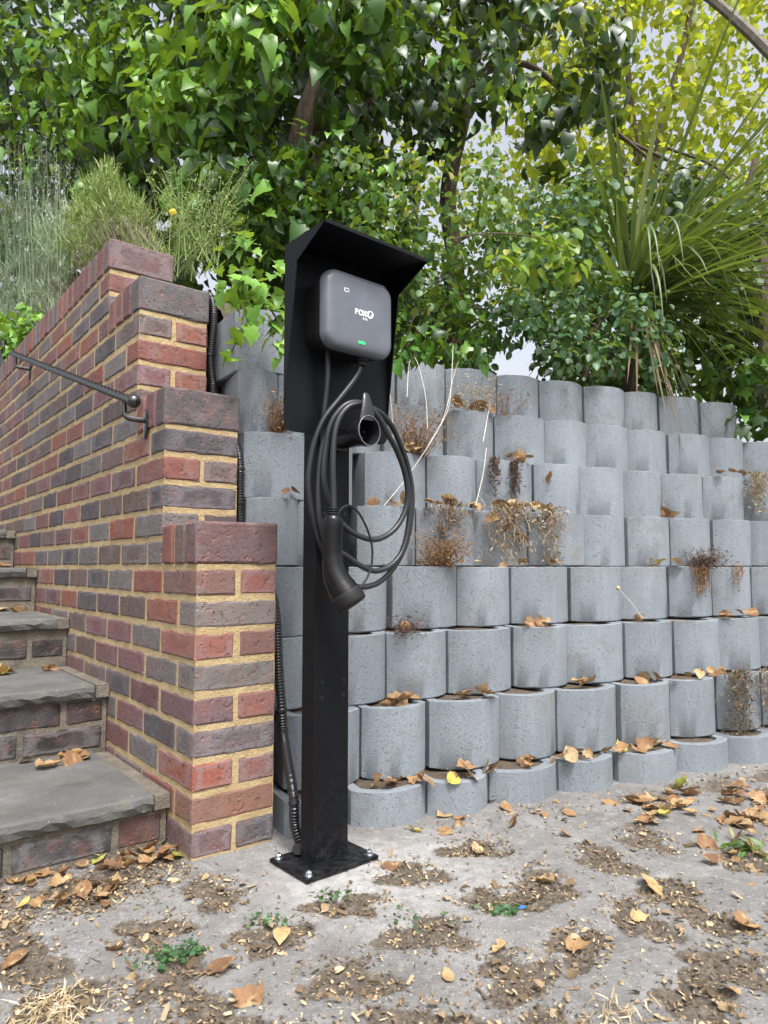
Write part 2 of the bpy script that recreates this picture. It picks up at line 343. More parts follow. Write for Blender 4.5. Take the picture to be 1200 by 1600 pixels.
# litter drift along the step foot and the foot of the block wall
bl = (GX-BR_LOC.x)*BX.x+(GY-BR_LOC.y)*BX.y; bs = (GX-BR_LOC.x)*BY.x+(GY-BR_LOC.y)*BY.y
soilA = np.maximum(soilA, np.clip(1.05-np.abs(bs-.05)/.20, 0, 1)*(bl < 0)*np.clip(.72+.5*wob-.12*(bl < -.45), 0, 1)*near)
wt = GX*WW.x+GY*WW.y; wd = GX*WN.x+GY*WN.y
soilA = np.maximum(soilA, np.clip(1-np.abs(wd-1.62)/.13, 0, 1)*np.clip((wt-1.0)/.6, 0, 1)*np.clip(.62+.6*wob, 0, 1)*near)
dustA = np.exp(-(((GX+.10)**2+(GY-1.60)**2)/.04))*.5+np.exp(-(((GX-.16)**2+(GY-1.60)**2)/.06))*.3
und = vnoise(GX, GY, 5, 9)*.003*near
fine = vnoise(GX, GY, 60, 5)*.0022*near+vnoise(GX, GY, 150, 6)*.0012*near
GZ = und+fine-soilA*.014*near+soilA*np.random.default_rng(2).uniform(0, .008, GX.shape)*near
fade = np.clip(np.minimum(1, 1)*1.0, 0, 1)
nx, ny = GX.shape; idx = np.arange(nx*ny).reshape(nx, ny)
q = np.stack([idx[:-1, :-1], idx[1:, :-1], idx[1:, 1:], idx[:-1, 1:]], -1).reshape(-1, 4)
tri = np.concatenate([q[:, [0, 1, 2]], q[:, [0, 2, 3]]])
gm = np_mesh('ground', np.stack([GX, GY, GZ], -1).reshape(-1, 3), tri, M['ground'], smooth=True)
for nm, arr in (('soil', soilA), ('dust', dustA)):
    a = gm.attributes.new(nm, 'FLOAT', 'POINT'); a.data.foreach_set('value', arr.astype(np.float32).ravel())
tag(link('ground', gm), 'worn grey concrete ground with soil filled pockets', None, kind='structure')
def ground_z(x, y):
    i = int(np.clip(np.searchsorted(gx, x), 0, nx-1)); j = int(np.clip(np.searchsorted(gy, y), 0, ny-1)); return float(GZ[i, j])

# bank of earth held by the two walls
bv, bf = [], []; TS = np.arange(-3.5, 9.1, .18); DS = np.concatenate([np.arange(0, 1.6, .12), np.arange(1.7, 14, .7)])
for t in TS:
    for k in DS:
        d = row_d(8, t)+.06+k; p = wpt(t, d, 0); x, y = brl(p)
        z = row_top(8)-.05+.02*k+.02*math.sin(t*5+k*3)
        z -= max(0, min(1, (t-2.72)/.25))*.26
        s_ = max(0, min(1, (1.0-x)/.6))*max(0, min(1, (y-.45)/.25)); z += s_*.23
        bv.append((p.x, p.y, z))
n2 = len(DS)
for i in range(len(TS)-1):
    for j in range(n2-1):
        ids = (i*n2+j, (i+1)*n2+j, (i+1)*n2+j+1, i*n2+j+1)
        if min(brl(bv[k])[0] for k in ids) > .12: bf.append(ids)
tag(link('hillside', mesh('hillside', bv, bf, M['soil'], True)), 'dark earth bank behind the walls', None, kind='structure')

# ---------------------------------------------------------------- bricks
BRICK = {}
def brick_mesh(l, wd, h, var):
    key = (round(l, 4), round(wd, 4), round(h, 4), var)
    if key in BRICK: return BRICK[key]
    rr = random.Random(hash(key) & 0xffff); e = .0065
    ax = lambda L, mid: [-L/2, -L/2+e]+mid+[L/2-e, L/2]
    X = ax(l, [-l*.3, -l/6, -.01, l/6, l*.3] if l > .15 else [.01]); Y = ax(wd, [-wd*.3, -wd/6, .01, wd/6, wd*.3] if wd > .15 else [-.01]); Z = ax(h, [])
    idx = {}; v = []; f = []
    def vid(i, j, k):
        if (i, j, k) in idx: return idx[i, j, k]
        nb = [i in (0, len(X)-1), j in (0, len(Y)-1), k in (0, len(Z)-1)]; p = [X[i], Y[j], Z[k]]
        c_ = sum(nb)
        for a in range(3):
            if nb[a] and c_ >= 2: p[a] -= math.copysign(rr.uniform(.0004, .0040)*(1.3 if c_ == 3 else 1), p[a])
            elif nb[a]: p[a] += rr.uniform(-.0006, .0006)
        idx[i, j, k] = len(v); v.append(p); return idx[i, j, k]
    a, b_, c_ = len(X), len(Y), len(Z)
    for i in range(a-1):
        for j in range(b_-1):
            f.append((vid(i,j,0), vid(i,j+1,0), vid(i+1,j+1,0), vid(i+1,j,0))); f.append((vid(i,j,c_-1), vid(i+1,j,c_-1), vid(i+1,j+1,c_-1), vid(i,j+1,c_-1)))
    for i in range(a-1):
        for k in range(c_-1):
            f.append((vid(i,0,k), vid(i+1,0,k), vid(i+1,0,k+1), vid(i,0,k+1))); f.append((vid(i,b_-1,k), vid(i,b_-1,k+1), vid(i+1,b_-1,k+1), vid(i+1,b_-1,k)))
    for j in range(b_-1):
        for k in range(c_-1):
            f.append((vid(0,j,k), vid(0,j,k+1), vid(0,j+1,k+1), vid(0,j+1,k))); f.append((vid(a-1,j,k), vid(a-1,j+1,k), vid(a-1,j+1,k+1), vid(a-1,j,k+1)))
    me = mesh('brick', v, f, M['brick']); BRICK[key] = me; return me
PAL = [(.105, .095, .098), (.060, .050, .058), (.115, .078, .070), (.175, .055, .040), (.140, .052, .046), (.105, .045, .050), (.21, .066, .040), (.072, .052, .060), (.048, .043, .050), (.095, .068, .058), (.150, .062, .068), (.125, .110, .108)]
RED, DARK, PURP, BRWN, GREY = (.23, .072, .05), (.062, .055, .060), (.125, .068, .068), (.13, .088, .066), (.135, .125, .122)
def place_brick(par, name, x0, x1, y0, y1, z0, z1, color=None, jit=.0012):
    me = brick_mesh(x1-x0, y1-y0, z1-z0, random.randrange(4))
    o = link(name, me, par, ((x0+x1)/2+random.uniform(-jit, jit), (y0+y1)/2+random.uniform(-jit, jit), (z0+z1)/2+random.uniform(-jit, jit)),
             (random.uniform(-.004, .004), random.uniform(-.004, .004), random.uniform(-.004, .004)), color or random.choice(PAL))
    return o
BL, BWD, BH, J = .215, .1025, .0635, .010
wall = empty('brick_wall', BR_LOC, BR_A, label='stepped red and purple brick garden wall with ochre mortar beside the steps', cat='wall')
TIER = [(0, 9), (.225, 14), (.45, 19), (.75, 22)]; WEND = 3.45
mo = MB(); ins = .0028; far_n = MB()
FRONT = {1: [PURP, DARK], 2: [(.19, .095, .065)], 3: [RED, (.19, .08, .07)], 4: [(.10, .08, .085)], 5: [(.13, .07, .075), (.21, .08, .06)], 6: [(.115, .098, .09)],
         7: [RED, (.145, .07, .06)], 8: [(.15, .125, .115)], 9: [(.155, .072, .055), (.20, .075, .06)]}
nb = 0; far_boxes = []
for c_ in range(22):
    k = next(i for i, (s, n) in enumerate(TIER) if c_ < n); s0 = TIER[k][0]; z0 = c_*.075+.004; z1 = z0+BH; odd = (c_ % 2 == 0)
    if k == 3 and (c_ % 2 == 0): pass
    fc = FRONT.get(c_+1, [None, None])
    if odd:                                                    # headers on the end face
        y = s0; first = True
        while y < WEND:
            y1 = min(y+BL, WEND)
            if y < 2.62: place_brick(wall, 'brick', 0, BWD, y, y1, z0, z1, fc[0] if first else None); nb += 1
            else: far_boxes.append((0, BWD, y, y1, z0, z1))
            if first: place_brick(wall, 'brick', BWD+J, BL, y, y1, z0, z1, fc[1] if len(fc) > 1 else None); nb += 1
            else: far_boxes.append((BWD+J, BL, y, y1, z0, z1))
            y += BL+J; first = False
    else:
        place_brick(wall, 'brick', 0, BL, s0, s0+BWD, z0, z1, fc[0]); nb += 1; y = s0+BWD+J
        while y < WEND:
            y1 = min(y+BL, WEND)
            if y < 2.62: place_brick(wall, 'brick', 0, BWD, y, y1, z0, z1); nb += 1
            else: far_boxes.append((0, BWD, y, y1, z0, z1))
            far_boxes.append((BWD+J, BL, y, y1, z0, z1)); y += BL+J
for i, (s0, n) in enumerate(TIER):                             # mortar body of each rise, caps of bricks on edge
    s1 = TIER[i+1][0] if i < 3 else WEND
    n0 = TIER[i-1][1] if i else 0
    mo.box(ins, BL-ins, s0+ins, WEND-.004, n0*.075-(.0 if i else .05)+(0 if i == 0 else .006), n*.075+.006)
    zc0 = n*.075+.005; m = round((s1-s0)/.075)
    mo.box(ins+.002, BL-ins-.002, s0+ins+.002, s1 if i == 3 else s1+.01, zc0-.002, zc0+.1025-.008)
    for q_ in range(m):
        y0 = s0+q_*.075-(.002 if q_ == 0 else 0)
        colr = {0: (.115, .062, .062), 1: (.075, .062, .066), 2: (.068, .060, .062), 3: (.11, .055, .055)}[i] if q_ == 0 else random.choice(PAL[2:7]+PAL[10:])
        if y0 < 2.62: place_brick(wall, 'coping_brick', -.003, BL+.003, y0, y0+.065, zc0, zc0+.1025, colr, .0018); nb += 1
        else: far_boxes.append((-.003, BL+.003, y0, y0+.065, zc0, zc0+.1025))
for bx in far_boxes: far_n.box(*bx)
mo.build('mortar', M['mortar'], wall)
o = far_n.build('brickwork', M['brick'], wall); o.color = (.15, .075, .062, 1); o['kind'] = 'stuff'
# mortar squeezed proud here and there is left to the bump; steps next
steps = empty('stone_steps', BR_LOC+BX*-.6, BR_A, label='flight of grey stone steps with dark brick risers climbing beside the brick wall', cat='steps')
ST = [(.12, .13), (.61, .325), (1.085, .495), (1.60, .67), (2.07, .845), (2.56, 1.02), (3.05, 1.195)]
SX0, SX1 = -.95, .597; sm_ = MB(); fil = MB()
for i, (s, z) in enumerate(ST):
    zb = ST[i-1][1] if i else 0.0; s2 = ST[i+1][0] if i < len(ST)-1 else 3.5; th = .038
    # tread slab: chiselled front edge
    v = []; f = []; xs = np.linspace(SX0, SX1-.035+random.uniform(-.01, .01), 60); rr = random.Random(i)
    for x in xs:
        a = rr.uniform(-.006, .004); bq = rr.uniform(-.004, .006)
        v += [(x, s2+.03, z), (x, s+.012, z+rr.uniform(-.0012, .0008)), (x, s+.003+a*.6, z-.006), (x, s+a, z-th*.5+rr.uniform(-.004, .004)), (x, s+.006+bq, z-th+rr.uniform(-.002, .003)), (x, s+.05, z-th), (x, s2+.03, z-th)]
    for k in range(len(xs)-1):
        for m in range(6): f.append((k*7+m, k*7+m+1, (k+1)*7+m+1, (k+1)*7+m))
    f.append(tuple(range(7))); f.append(tuple((len(xs)-1)*7+m for m in range(7))[::-1])
    link('tread', mesh('tread', v, f, M['tread']), steps)
    fil.box(SX1-.036, SX1+.001, s+.006, s2+.01, z-th, z-.004+.003*(i % 2))
    rs = s+.022; sm_.box(SX0, SX1, rs+.004, s2+.03, zb-.02, z-th)
    h_av = z-th-zb; nc = max(1, int(h_av/.073)); zz = zb+(h_av-nc*.065)/(nc+1)
    for c_ in range(nc):
        x = SX1-(.012 if (c_+i) % 2 else -.1)-BL
        first = True
        while x > -.9:
            x1 = min(x+BL, SX1-.012)
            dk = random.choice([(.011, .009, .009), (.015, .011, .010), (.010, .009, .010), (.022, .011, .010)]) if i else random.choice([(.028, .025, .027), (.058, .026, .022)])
            place_brick(steps, 'brick', x, x1, rs, rs+BWD, zz, zz+.065, dk); x -= BL+.012
        zz += .065+(h_av-nc*.065)/(nc+1)
sm_.build('mortar', M['mortar_grey'], steps); fil.build('mortar', M['mortar_grey'], steps)

# ---------------------------------------------------------------- planter block wall
def block_mesh(var):
    rr = random.Random(100+var); hw, sag, dep, th, n = .1115, .052, .245, .032, 14
    ra = (hw*hw+sag*sag)/(2*sag)
    def outline(inset, n):
        pts = []
        a0 = math.asin(hw/ra)
        for i in range(n+1):
            a = -a0+2*a0*i/n; rad = ra-inset
            x = math.sin(a)*rad; y = sag-(math.cos(a)*ra-(ra-sag))*1.0
            y = ra-math.cos(a)*rad
            pts.append((max(-hw+inset, min(hw-inset, x)), y))
        pts += [(hw-inset, dep-inset), (-hw+inset, dep-inset)]
        return pts
    O = outline(0, n); Oc = outline(.004, n); I = outline(th, n)
    zl = [0, .004, HB*.5, HB-.008, HB-.003]
    rings = []
    for k, z in enumerate(zl):
        src = Oc if k == 0 else O
        rings.append([(x+rr.uniform(-.0007, .0007), y+rr.uniform(-.0008, .0008), z+rr.uniform(-.0006, .0006)) for x, y in src])
    rings.append([(x, y, HB-.001+rr.uniform(-.0012, .0004)) for x, y in Oc])
    rings.append([(x, y, HB-.001+rr.uniform(-.0012, .0004)) for x, y in outline(.010, n)])
    rings.append([(x, y, HB-.003) for x, y in I]); rings.append([(x, y, HB-.075) for x, y in I])
    m_ = MB(); m_.loft(rings); me = m_.mesh('planter_block', M['block'], True, R(40))
    S = outline(th-.003, n); v = []; f = []
    v = [(x, y, HB-.010+rr.uniform(-.006, .006)) for x, y in S]+[(rr.uniform(-.03, .03), .05, HB-.004), (rr.uniform(-.03, .03), .13, HB-.004)]
    k = len(S)
    for i in range(n): f.append((i, i+1, k))
    f += [(n, n+1, k+1), (n+1, n+2, k+1), (n+2, 0, k+1), (0, k, k+1), (k, n, k+1)]
    return me, mesh('soil', v, f, M['soil'])
BLK = [block_mesh(i) for i in range(5)]
bwall = empty('retaining_wall', wpt(1.2, 1.75, 0), 0, label='battered retaining wall of grey round-fronted concrete planter blocks', cat='wall')
bwo = Vector(bwall.location)
JOINTS = {1: [679, 779, 890.6, 981, 1075.7, 1156], 2: [576, 682.5, 793.6, 885, 982.8, 1064], 3: [613, 711, 815, 899.7, 992, 1068, 1138],
          4: [621.7, 726, 812, 906, 984, 1062, 1129], 5: [568, 659.6, 752, 838, 925, 994, 1062.5, 1128], 6: [578.5, 676, 756, 845, 916, 987.7, 1049, 1113, 1175],
          7: [609, 706, 782, 861, 927, 995, 1057, 1119], 8: [628, 705, 786, 853.5, 922, 988, 1042, 1104, 1167]}
ROWJ = {}
for r in range(1, 9):
    js = [px_t(p, r) for p in JOINTS[r]]
    ROWJ[r] = js = [js[0]]+[max(js[i], js[i-1]+.19) for i in range(1, len(js))]
    while js[0] > (.62 if r < 4 else .30): js.insert(0, js[0]-.226)
    while js[-1] < 3.6: js.append(js[-1]+.226)
    for i in range(len(js)-1):
        t0, t1 = js[i], js[i+1]; zt = row_top(r)-.02; sf = next((q_[0] for q_ in TIER if q_[1]*.075+.11 > zt), TIER[-1][0])
        while t0 < t1-.06:
            bx_, by_ = brl(wpt(t0, row_d(r, t0)+.02, 0))
            if bx_ < BL+.022 and by_ > -.06: t0 += .008
            else: break
        t = (t0+t1)/2; wd = min(t1-t0, .255)
        if wd < .07: continue
        if r == 8 and t > 2.98: continue
        d = row_d(r, t); z = row_top(r)-HB
        p = wpt(t, d+random.uniform(-.007, .007), z+random.uniform(-.0015, .0015)); x, y = brl(p)
        if x < BL: continue
        slope = (row_d(r, t+.05)-row_d(r, t-.05))/.1
        me, sme = random.choice(BLK)
        o = link('planter_block', me, bwall, p-bwo, (random.uniform(-.008, .008), random.uniform(-.005, .005), WA+math.atan(slope)+random.uniform(-.05, .05)))
        o.scale = ((wd-.007)/.223, 1, 1)
        link('soil', sme, o)

# ---------------------------------------------------------------- charging post
CH = Vector((-.137, 1.672, 0)); CA = R(41)
E2 = Vector((math.cos(CA), math.sin(CA), 0)); E1 = Vector((-math.sin(CA), math.cos(CA), 0))
PF = -.025                                                     # local y of the post's front face
ch = empty('charging_post', CH, CA, label='black car charging post with hooded wall unit, coiled cable and hanging plug', cat='charger')
def lq(px, py, q):                                             # local point seen at a pixel, q metres in front of the post's front face
    d = ray(px, py); o = CAM-CH; dl = Vector((d.dot(E2), d.dot(E1), d.z)); ol = Vector((o.dot(E2), o.dot(E1), o.z))
    return ol+dl*((PF-q-ol.y)/dl.y)
def lz(z, px, q): return None
pl = link('base_plate', bevel_box('base_plate', M['powder_post'], -.1, .1, -.075, .075, .003, .011, .0015), ch)
def hexring(r, z, n=6, a0=.3): return [(r*math.cos(a0+2*math.pi*i/n), r*math.sin(a0+2*math.pi*i/n), z) for i in range(n)]
bm_ = MB(); bm_.loft([hexring(.0105, .011, 18), hexring(.0105, .0128, 18)])
bm_.loft([hexring(.0085, .0128, 18), hexring(.0082, .0140, 18)]); bm_.loft([hexring(.0068, .0138), hexring(.0068, .0195), hexring(.0058, .0205)]); bm_.loft([hexring(.0035, .0203, 10), hexring(.0035, .0235, 10)])
bolt_me = bm_.mesh('bolt', M['zinc'], True, R(25))
for x in (-.085, .085):
    for y in (-.06, .06): link('bolt', bolt_me, pl, (x, y, 0), (0, 0, random.random()*3))
HOODZ, BACKZ0 = 1.408, .98
post = link('post', bevel_box('post', M['powder_post'], -.05, .05, PF, .025, .0112, 1.30, .003, 3), ch)
wm = MB()
ringp = [(-.0505-.001, PF-.001), (.0515, PF-.001), (.0515, .026), (-.0515, .026)]
wm.loft([[(x*1.04, y*1.04, .0108) for x, y in ringp], [(x*1.0, y*1.0, .0145) for x, y in ringp]]); wm.build('weld_bead', M['powder'], post, True)
hm = MB(); hr = [(.0042*math.cos(a), -.0008, .0042*math.sin(a)) for a in np.linspace(0, 2*math.pi, 13)[:-1]]; hr2 = [(.0030*math.cos(a), -.0009, .0030*math.sin(a)) for a in np.linspace(0, 2*math.pi, 13)[:-1]]; hr3 = [(.0022*math.cos(a), .002, .0022*math.sin(a)) for a in np.linspace(0, 2*math.pi, 13)[:-1]]
hm.loft([[(x*1.1, .0, z*1.1) for x, y, z in hr], hr, hr2, hr3]); hole_me = hm.mesh('screw_hole', M['rim'], True, R(30))
for px, py in [(504, 1067), (536.5, 1063), (504, 1091), (536.5, 1086), (507, 803), (539, 804), (539, 826)]:
    p = lq(px, py, 0); link('screw_hole', hole_me, post, (max(-.044, min(.044, p.x)), PF, p.z))
# back board with folded, tapering side lips and hood: one bent sheet, 2.5 mm
T = .0026; hb = MB(); X0, X1 = -.140, .168; yb = PF-.0006; DEP = .157; LIP = .047
def sheet(poly, nrm):                                          # extruded polygon
    a = [Vector(p) for p in poly]; b2 = [p+Vector(nrm)*T for p in a]; n = len(a)
    hb.add(a+b2, [tuple(range(n)), tuple(range(n, 2*n))[::-1]]+[(i, i+n, (i+1) % n+n, (i+1) % n) for i in range(n)])
rc = .022; arcl = [(X0+rc-rc*math.cos(a), BACKZ0+rc-rc*math.sin(a)) for a in np.linspace(0, math.pi/2, 6)]
arcr = [(X1-rc+rc*math.sin(a), BACKZ0+rc-rc*math.cos(a)) for a in np.linspace(0, math.pi/2, 6)]
sheet([(x, yb, z) for x, z in [(X0, HOODZ-.0018)]+arcl+arcr+[(X1, HOODZ-.0018)]], (0, -1, 0))
hood_poly = [(X0, yb, HOODZ), (X1, yb, HOODZ), (X1, yb-DEP, HOODZ+.004), (X0, yb-DEP, HOODZ+.004)]
sheet(hood_poly, (0, 0, -1))
for xs_, nn in ((X0-.0004, (1, 0, 0)), (X1+.0004, (-1, 0, 0))):
    sheet([(xs_, yb+.0004, HOODZ+.0005), (xs_, yb-DEP+.001, HOODZ+.0035), (xs_, yb-LIP, HOODZ-.052), (xs_, yb-.006, BACKZ0+.075), (xs_, yb+.0004, BACKZ0+.06)], nn)
sheet([(X0, yb-DEP-.0003, HOODZ+.0045), (X1, yb-DEP-.0003, HOODZ+.0045), (X1, yb-DEP-.0003, HOODZ-.0035), (X0, yb-DEP-.0003, HOODZ-.0035)], (0, 1, 0))
hb.build('hood', M['powder'], ch)
# wall unit: rounded case and pillow-shaped cover
def rrect(w_, h_, r, y, n=7, cx=0, cz=0):
    out = []
    for (sx, sz, a0) in ((1, 1, 0), (-1, 1, 90), (-1, -1, 180), (1, -1, 270)):
        for i in range(n+1):
            a = R(a0+90*i/n); out.append((cx+sx*(w_/2-r)+r*math.cos(a), y, cz+sz*(h_/2-r)+r*math.sin(a)))
    return out
UC = lq(566, 490, .104); ux, uz = UC.x, UC.z; UW, UH = .198, .182; q0 = PF-.004
unit = empty('charger_unit', (0, 0, 0)); unit.parent = ch
case = MB(); case.loft([rrect(UW-.022, UH-.022, .03, q0, cx=ux, cz=uz), rrect(UW-.02, UH-.02, .032, q0-.045, cx=ux, cz=uz), rrect(UW-.006, UH-.006, .032, q0-.05, cx=ux, cz=uz), rrect(UW-.002, UH-.002, .033, q0-.074, cx=ux, cz=uz), rrect(UW-.008, UH-.008, .036, q0-.077, cx=ux, cz=uz)])
bpy.data.objects.remove(unit)
unit = case.build('charger_unit', M['case'], ch, True)
prof = [(.075, .0), (.082, .0), (.091, .0012), (.0965, .0040), (.0997, .0085), (.1015, .0150), (.1024, .026), (.1031, .045), (.1036, .075)]
cv = MB(); rings = [rrect(UW-2*i_, UH-2*i_, max(.008, .034-i_*.5), PF-d_, 9, ux, uz) for d_, i_ in prof]
cv.loft(rings); cover = cv.build('front_cover', M['cover'], unit, True, R(60))
def flat(name, polys, q, par, mat, th=.0006, holes=None):
    m_ = MB()
    for p_ in polys:
        a = [(x, PF-q, z) for x, z in p_]; b2 = [(x, PF-q-th, z) for x, z in p_]; n = len(a)
        m_.add(a+b2, [tuple(range(n)), tuple(range(n, 2*n))[::-1]]+[(i, i+n, (i+1) % n+n, (i+1) % n) for i in range(n)])
    return m_.build(name, mat, par)
def stroke(p0, p1, w_):
    a = Vector(p0); b2 = Vector(p1); t = (b2-a).normalized(); n = Vector((-t.y, t.x))*w_/2
    return [tuple(a+n), tuple(b2+n), tuple(b2-n), tuple(a-n)]
def ringq(cx, cz, rx, rz, w_, n=24, a0=0, a1=2*math.pi):
    out = []
    for i in range(n):
        a, b2 = a0+(a1-a0)*i/n, a0+(a1-a0)*(i+1)/n
        out.append([(cx+rx*math.cos(a), cz+rz*math.sin(a)), (cx+rx*math.cos(b2), cz+rz*math.sin(b2)), (cx+(rx-w_)*math.cos(b2), cz+(rz-w_)*math.sin(b2)), (cx+(rx-w_)*math.cos(a), cz+(rz-w_)*math.sin(a))])
    return out
LQ = .1037
lg = lq(569, 490, .104); lx, lzz = lg.x, lg.z; hL = .0128; w_ = .0026; x = lx-.0265
letters = [stroke((x+w_/2, lzz-hL/2), (x+w_/2, lzz+hL/2), w_), stroke((x+w_, lzz+hL/2-w_/2), (x+.0085, lzz+hL/2-w_/2), w_), stroke((x+w_, lzz+.0004), (x+.0075, lzz+.0004), w_*.9)]
letters += ringq(x+.0160, lzz, .0067, .0066, w_)
letters += [stroke((x+.0235, lzz-hL/2), (x+.0335, lzz+hL/2), w_*1.12), stroke((x+.0235, lzz+hL/2), (x+.0335, lzz-hL/2), w_*1.12)]
for i_, p_ in enumerate([letters[:3], letters[3:-2], letters[-2:-1], letters[-1:]]): pass
flat('lettering', letters[:-1], LQ, cover, M['print']); flat('lettering', letters[-1:], LQ+.0001, cover, M['print'], .0007)
# emblem: thick teardrop ring open to the upper left
ec = (x+.0452, lzz+.0012); outl = []
for a in np.linspace(0, 2*math.pi, 33)[:-1]:
    r_ = .0088*(1-.10*math.cos(2*(a-R(135))))+(.0016 if abs(a-R(128)) < .35 else 0); outl.append((ec[0]+r_*math.cos(a), ec[1]+r_*math.sin(a)))
inn = []
for a in np.linspace(0, 2*math.pi, 33)[:-1]:
    r_ = .0054*(1+.30*math.cos(2*(a-R(60)))); inn.append((ec[0]-.0004+r_*math.cos(a), ec[1]+.0014+r_*math.sin(a)))
flat('emblem', [[outl[i], outl[(i+1) % 32], inn[(i+1) % 32], inn[i]] for i in range(32)], LQ, cover, M['print'])
ex = x+.0235; ez = lzz-.0125; hs = .0042; sw = .0009; small = []
small += [stroke((ex, ez-hs/2), (ex, ez+hs/2), sw)]+[stroke((ex+sw/2, ez+k_*hs/2*.86), (ex+.0028, ez+k_*hs/2*.86), sw*.8) for k_ in (-1, 0, 1)]
for o_ in (.0048, .0096):
    a_ = ex+o_; small += [stroke((a_, ez+k_*hs/2*.86), (a_+.0028, ez+k_*hs/2*.86), sw*.8) for k_ in (-1, 0, 1)]+[stroke((a_+.0004, ez+.0004), (a_+.0004, ez+hs/2*.8), sw*.8), stroke((a_+.0024, ez-hs/2*.8), (a_+.0024, ez-.0004), sw*.8)]
flat('lettering', small, LQ+.00005, cover, M['print'])
ic = lq(542, 453, .104); iw = .0012; a_, b_ = .0055, .0038
flat('card_symbol', [stroke((ic.x-a_, ic.z+b_), (ic.x+a_, ic.z+b_), iw), stroke((ic.x-a_, ic.z-b_), (ic.x+a_*.2, ic.z-b_), iw), stroke((ic.x-a_, ic.z-b_), (ic.x-a_, ic.z+b_), iw), stroke((ic.x+a_, ic.z-b_*.1), (ic.x+a_, ic.z+b_), iw),
                     stroke((ic.x+a_*.3, ic.z-b_), (ic.x+a_*1.3, ic.z-b_*.3), iw*.8)], LQ-.0016, cover, M['print'], .0018)
lp = lq(566, 535.5, .104); 
led = MB(); led.loft([rrect(.019, .0058, .0024, PF-LQ+.002, 4, lp.x, lp.z), rrect(.019, .0058, .0024, PF-LQ+.0002, 4, lp.x, lp.z), rrect(.0178, .0048, .002, PF-LQ-.0004, 4, lp.x, lp.z)]); led.build('status_light', M['led'], unit, True)
# glands under the unit
zb_ = uz-UH/2
def circ(c_, ax, u, r, n=16):
    ax = Vector(ax).normalized(); u = Vector(u); u = (u-ax*u.dot(ax)).normalized(); v_ = ax.cross(u)
    return [Vector(c_)+(u*math.cos(2*math.pi*i/n)+v_*math.sin(2*math.pi*i/n))*r for i in range(n)]
gl = MB(); gp = lq(566, 566, .065); gx_ = gp.x
gl.loft([circ((gx_, PF-.060, zb_+.006), (0, 0, 1), (1, 0, 0), .017), circ((gx_, PF-.060, zb_-.006), (0, 0, 1), (1, 0, 0), .017), circ((gx_, PF-.060, zb_-.008), (0, 0, 1), (1, 0, 0), .012), circ((gx_, PF-.060, zb_-.016), (0, 0, 1), (1, 0, 0), .0105)]); gl.build('cable_gland', M['case'], unit, True)
# supply lead from the unit down into the post
sp = MB(); a_ = lq(512, 560, .03); a0_ = Vector((a_.x, PF-.030, zb_+.01))
sp.tube(spline([a0_, a0_+Vector((0, 0, -.05)), lq(510, 610, .028), lq(506, 650, .022), lq(505, 690, .012), lq(507, 720, .004)], 8), .0065, 10); sp.build('supply_lead', M['rubber'], ch, True)
# holster
hc = lq(577, 673, .118); HX, HZ = hc.x, hc.z
ho = MB(); ax = (0, 1, 0); u_ = (1, 0, 0)
def el(cx, cz, y, rx, rz, n=24): return [(cx+rx*math.cos(2*math.pi*i/n), y, cz+rz*math.sin(2*math.pi*i/n)) for i in range(n)]
ho.loft([el(HX, HZ, PF-.001, .030, .034), el(HX, HZ, PF-.012, .030, .034), el(HX, HZ, PF-.016, .026, .029), el(HX, HZ, PF-.085, .028, .031), el(HX, HZ, PF-.105, .0315, .0345), el(HX, HZ, PF-.116, .0330, .0360), el(HX, HZ, PF-.119, .0322, .0352),
         el(HX, HZ, PF-.1195, .0300, .0330), el(HX, HZ, PF-.117, .0288, .0318), el(HX, HZ, PF-.108, .0270, .0295), el(HX, HZ, PF-.060, .0255, .0280)])
hol = ho.build('holster', M['rim'], ch, True, R(50))
rgm = MB(); cc_ = [Vector(p) for p in el(HX, HZ, PF-.1192, .0312, .0342, 40)]; rgm.tube(cc_+[cc_[0], cc_[1]], .0011, 6, False); rgm.build('rim_highlight', M['ring'], hol, True)  # added pale ring standing in for a highlight on the rim
pin = MB()
for k_ in range(5):
    a = 2*math.pi*k_/5+.3; pin.tube([(HX+.012*math.cos(a), PF-.060, HZ+.012*math.sin(a)), (HX+.012*math.cos(a), PF-.085, HZ+.012*math.sin(a))], .0035, 8)
pin.build('contact_pin', M['case'], hol, True)
tg = MB(); secs = []
for (dz, q_, hw, dp) in ((.024, .119, .0235, .013), (.040, .119, .0205, .012), (.058, .117, .0160, .011), (.074, .114, .0120, .010), (.084, .111, .0095, .008), (.089, .108, .0060, .004)):
    y = PF-q_; secs.append([(HX+hw*math.cos(a), y+dp*.5+dp*.5*math.sin(a)*1.0, HZ+dz) for a in np.linspace(0, 2*math.pi, 15)[:-1]])
tg.loft(secs); tg.build('cable_hook', M['rim'], hol, True, R(50))
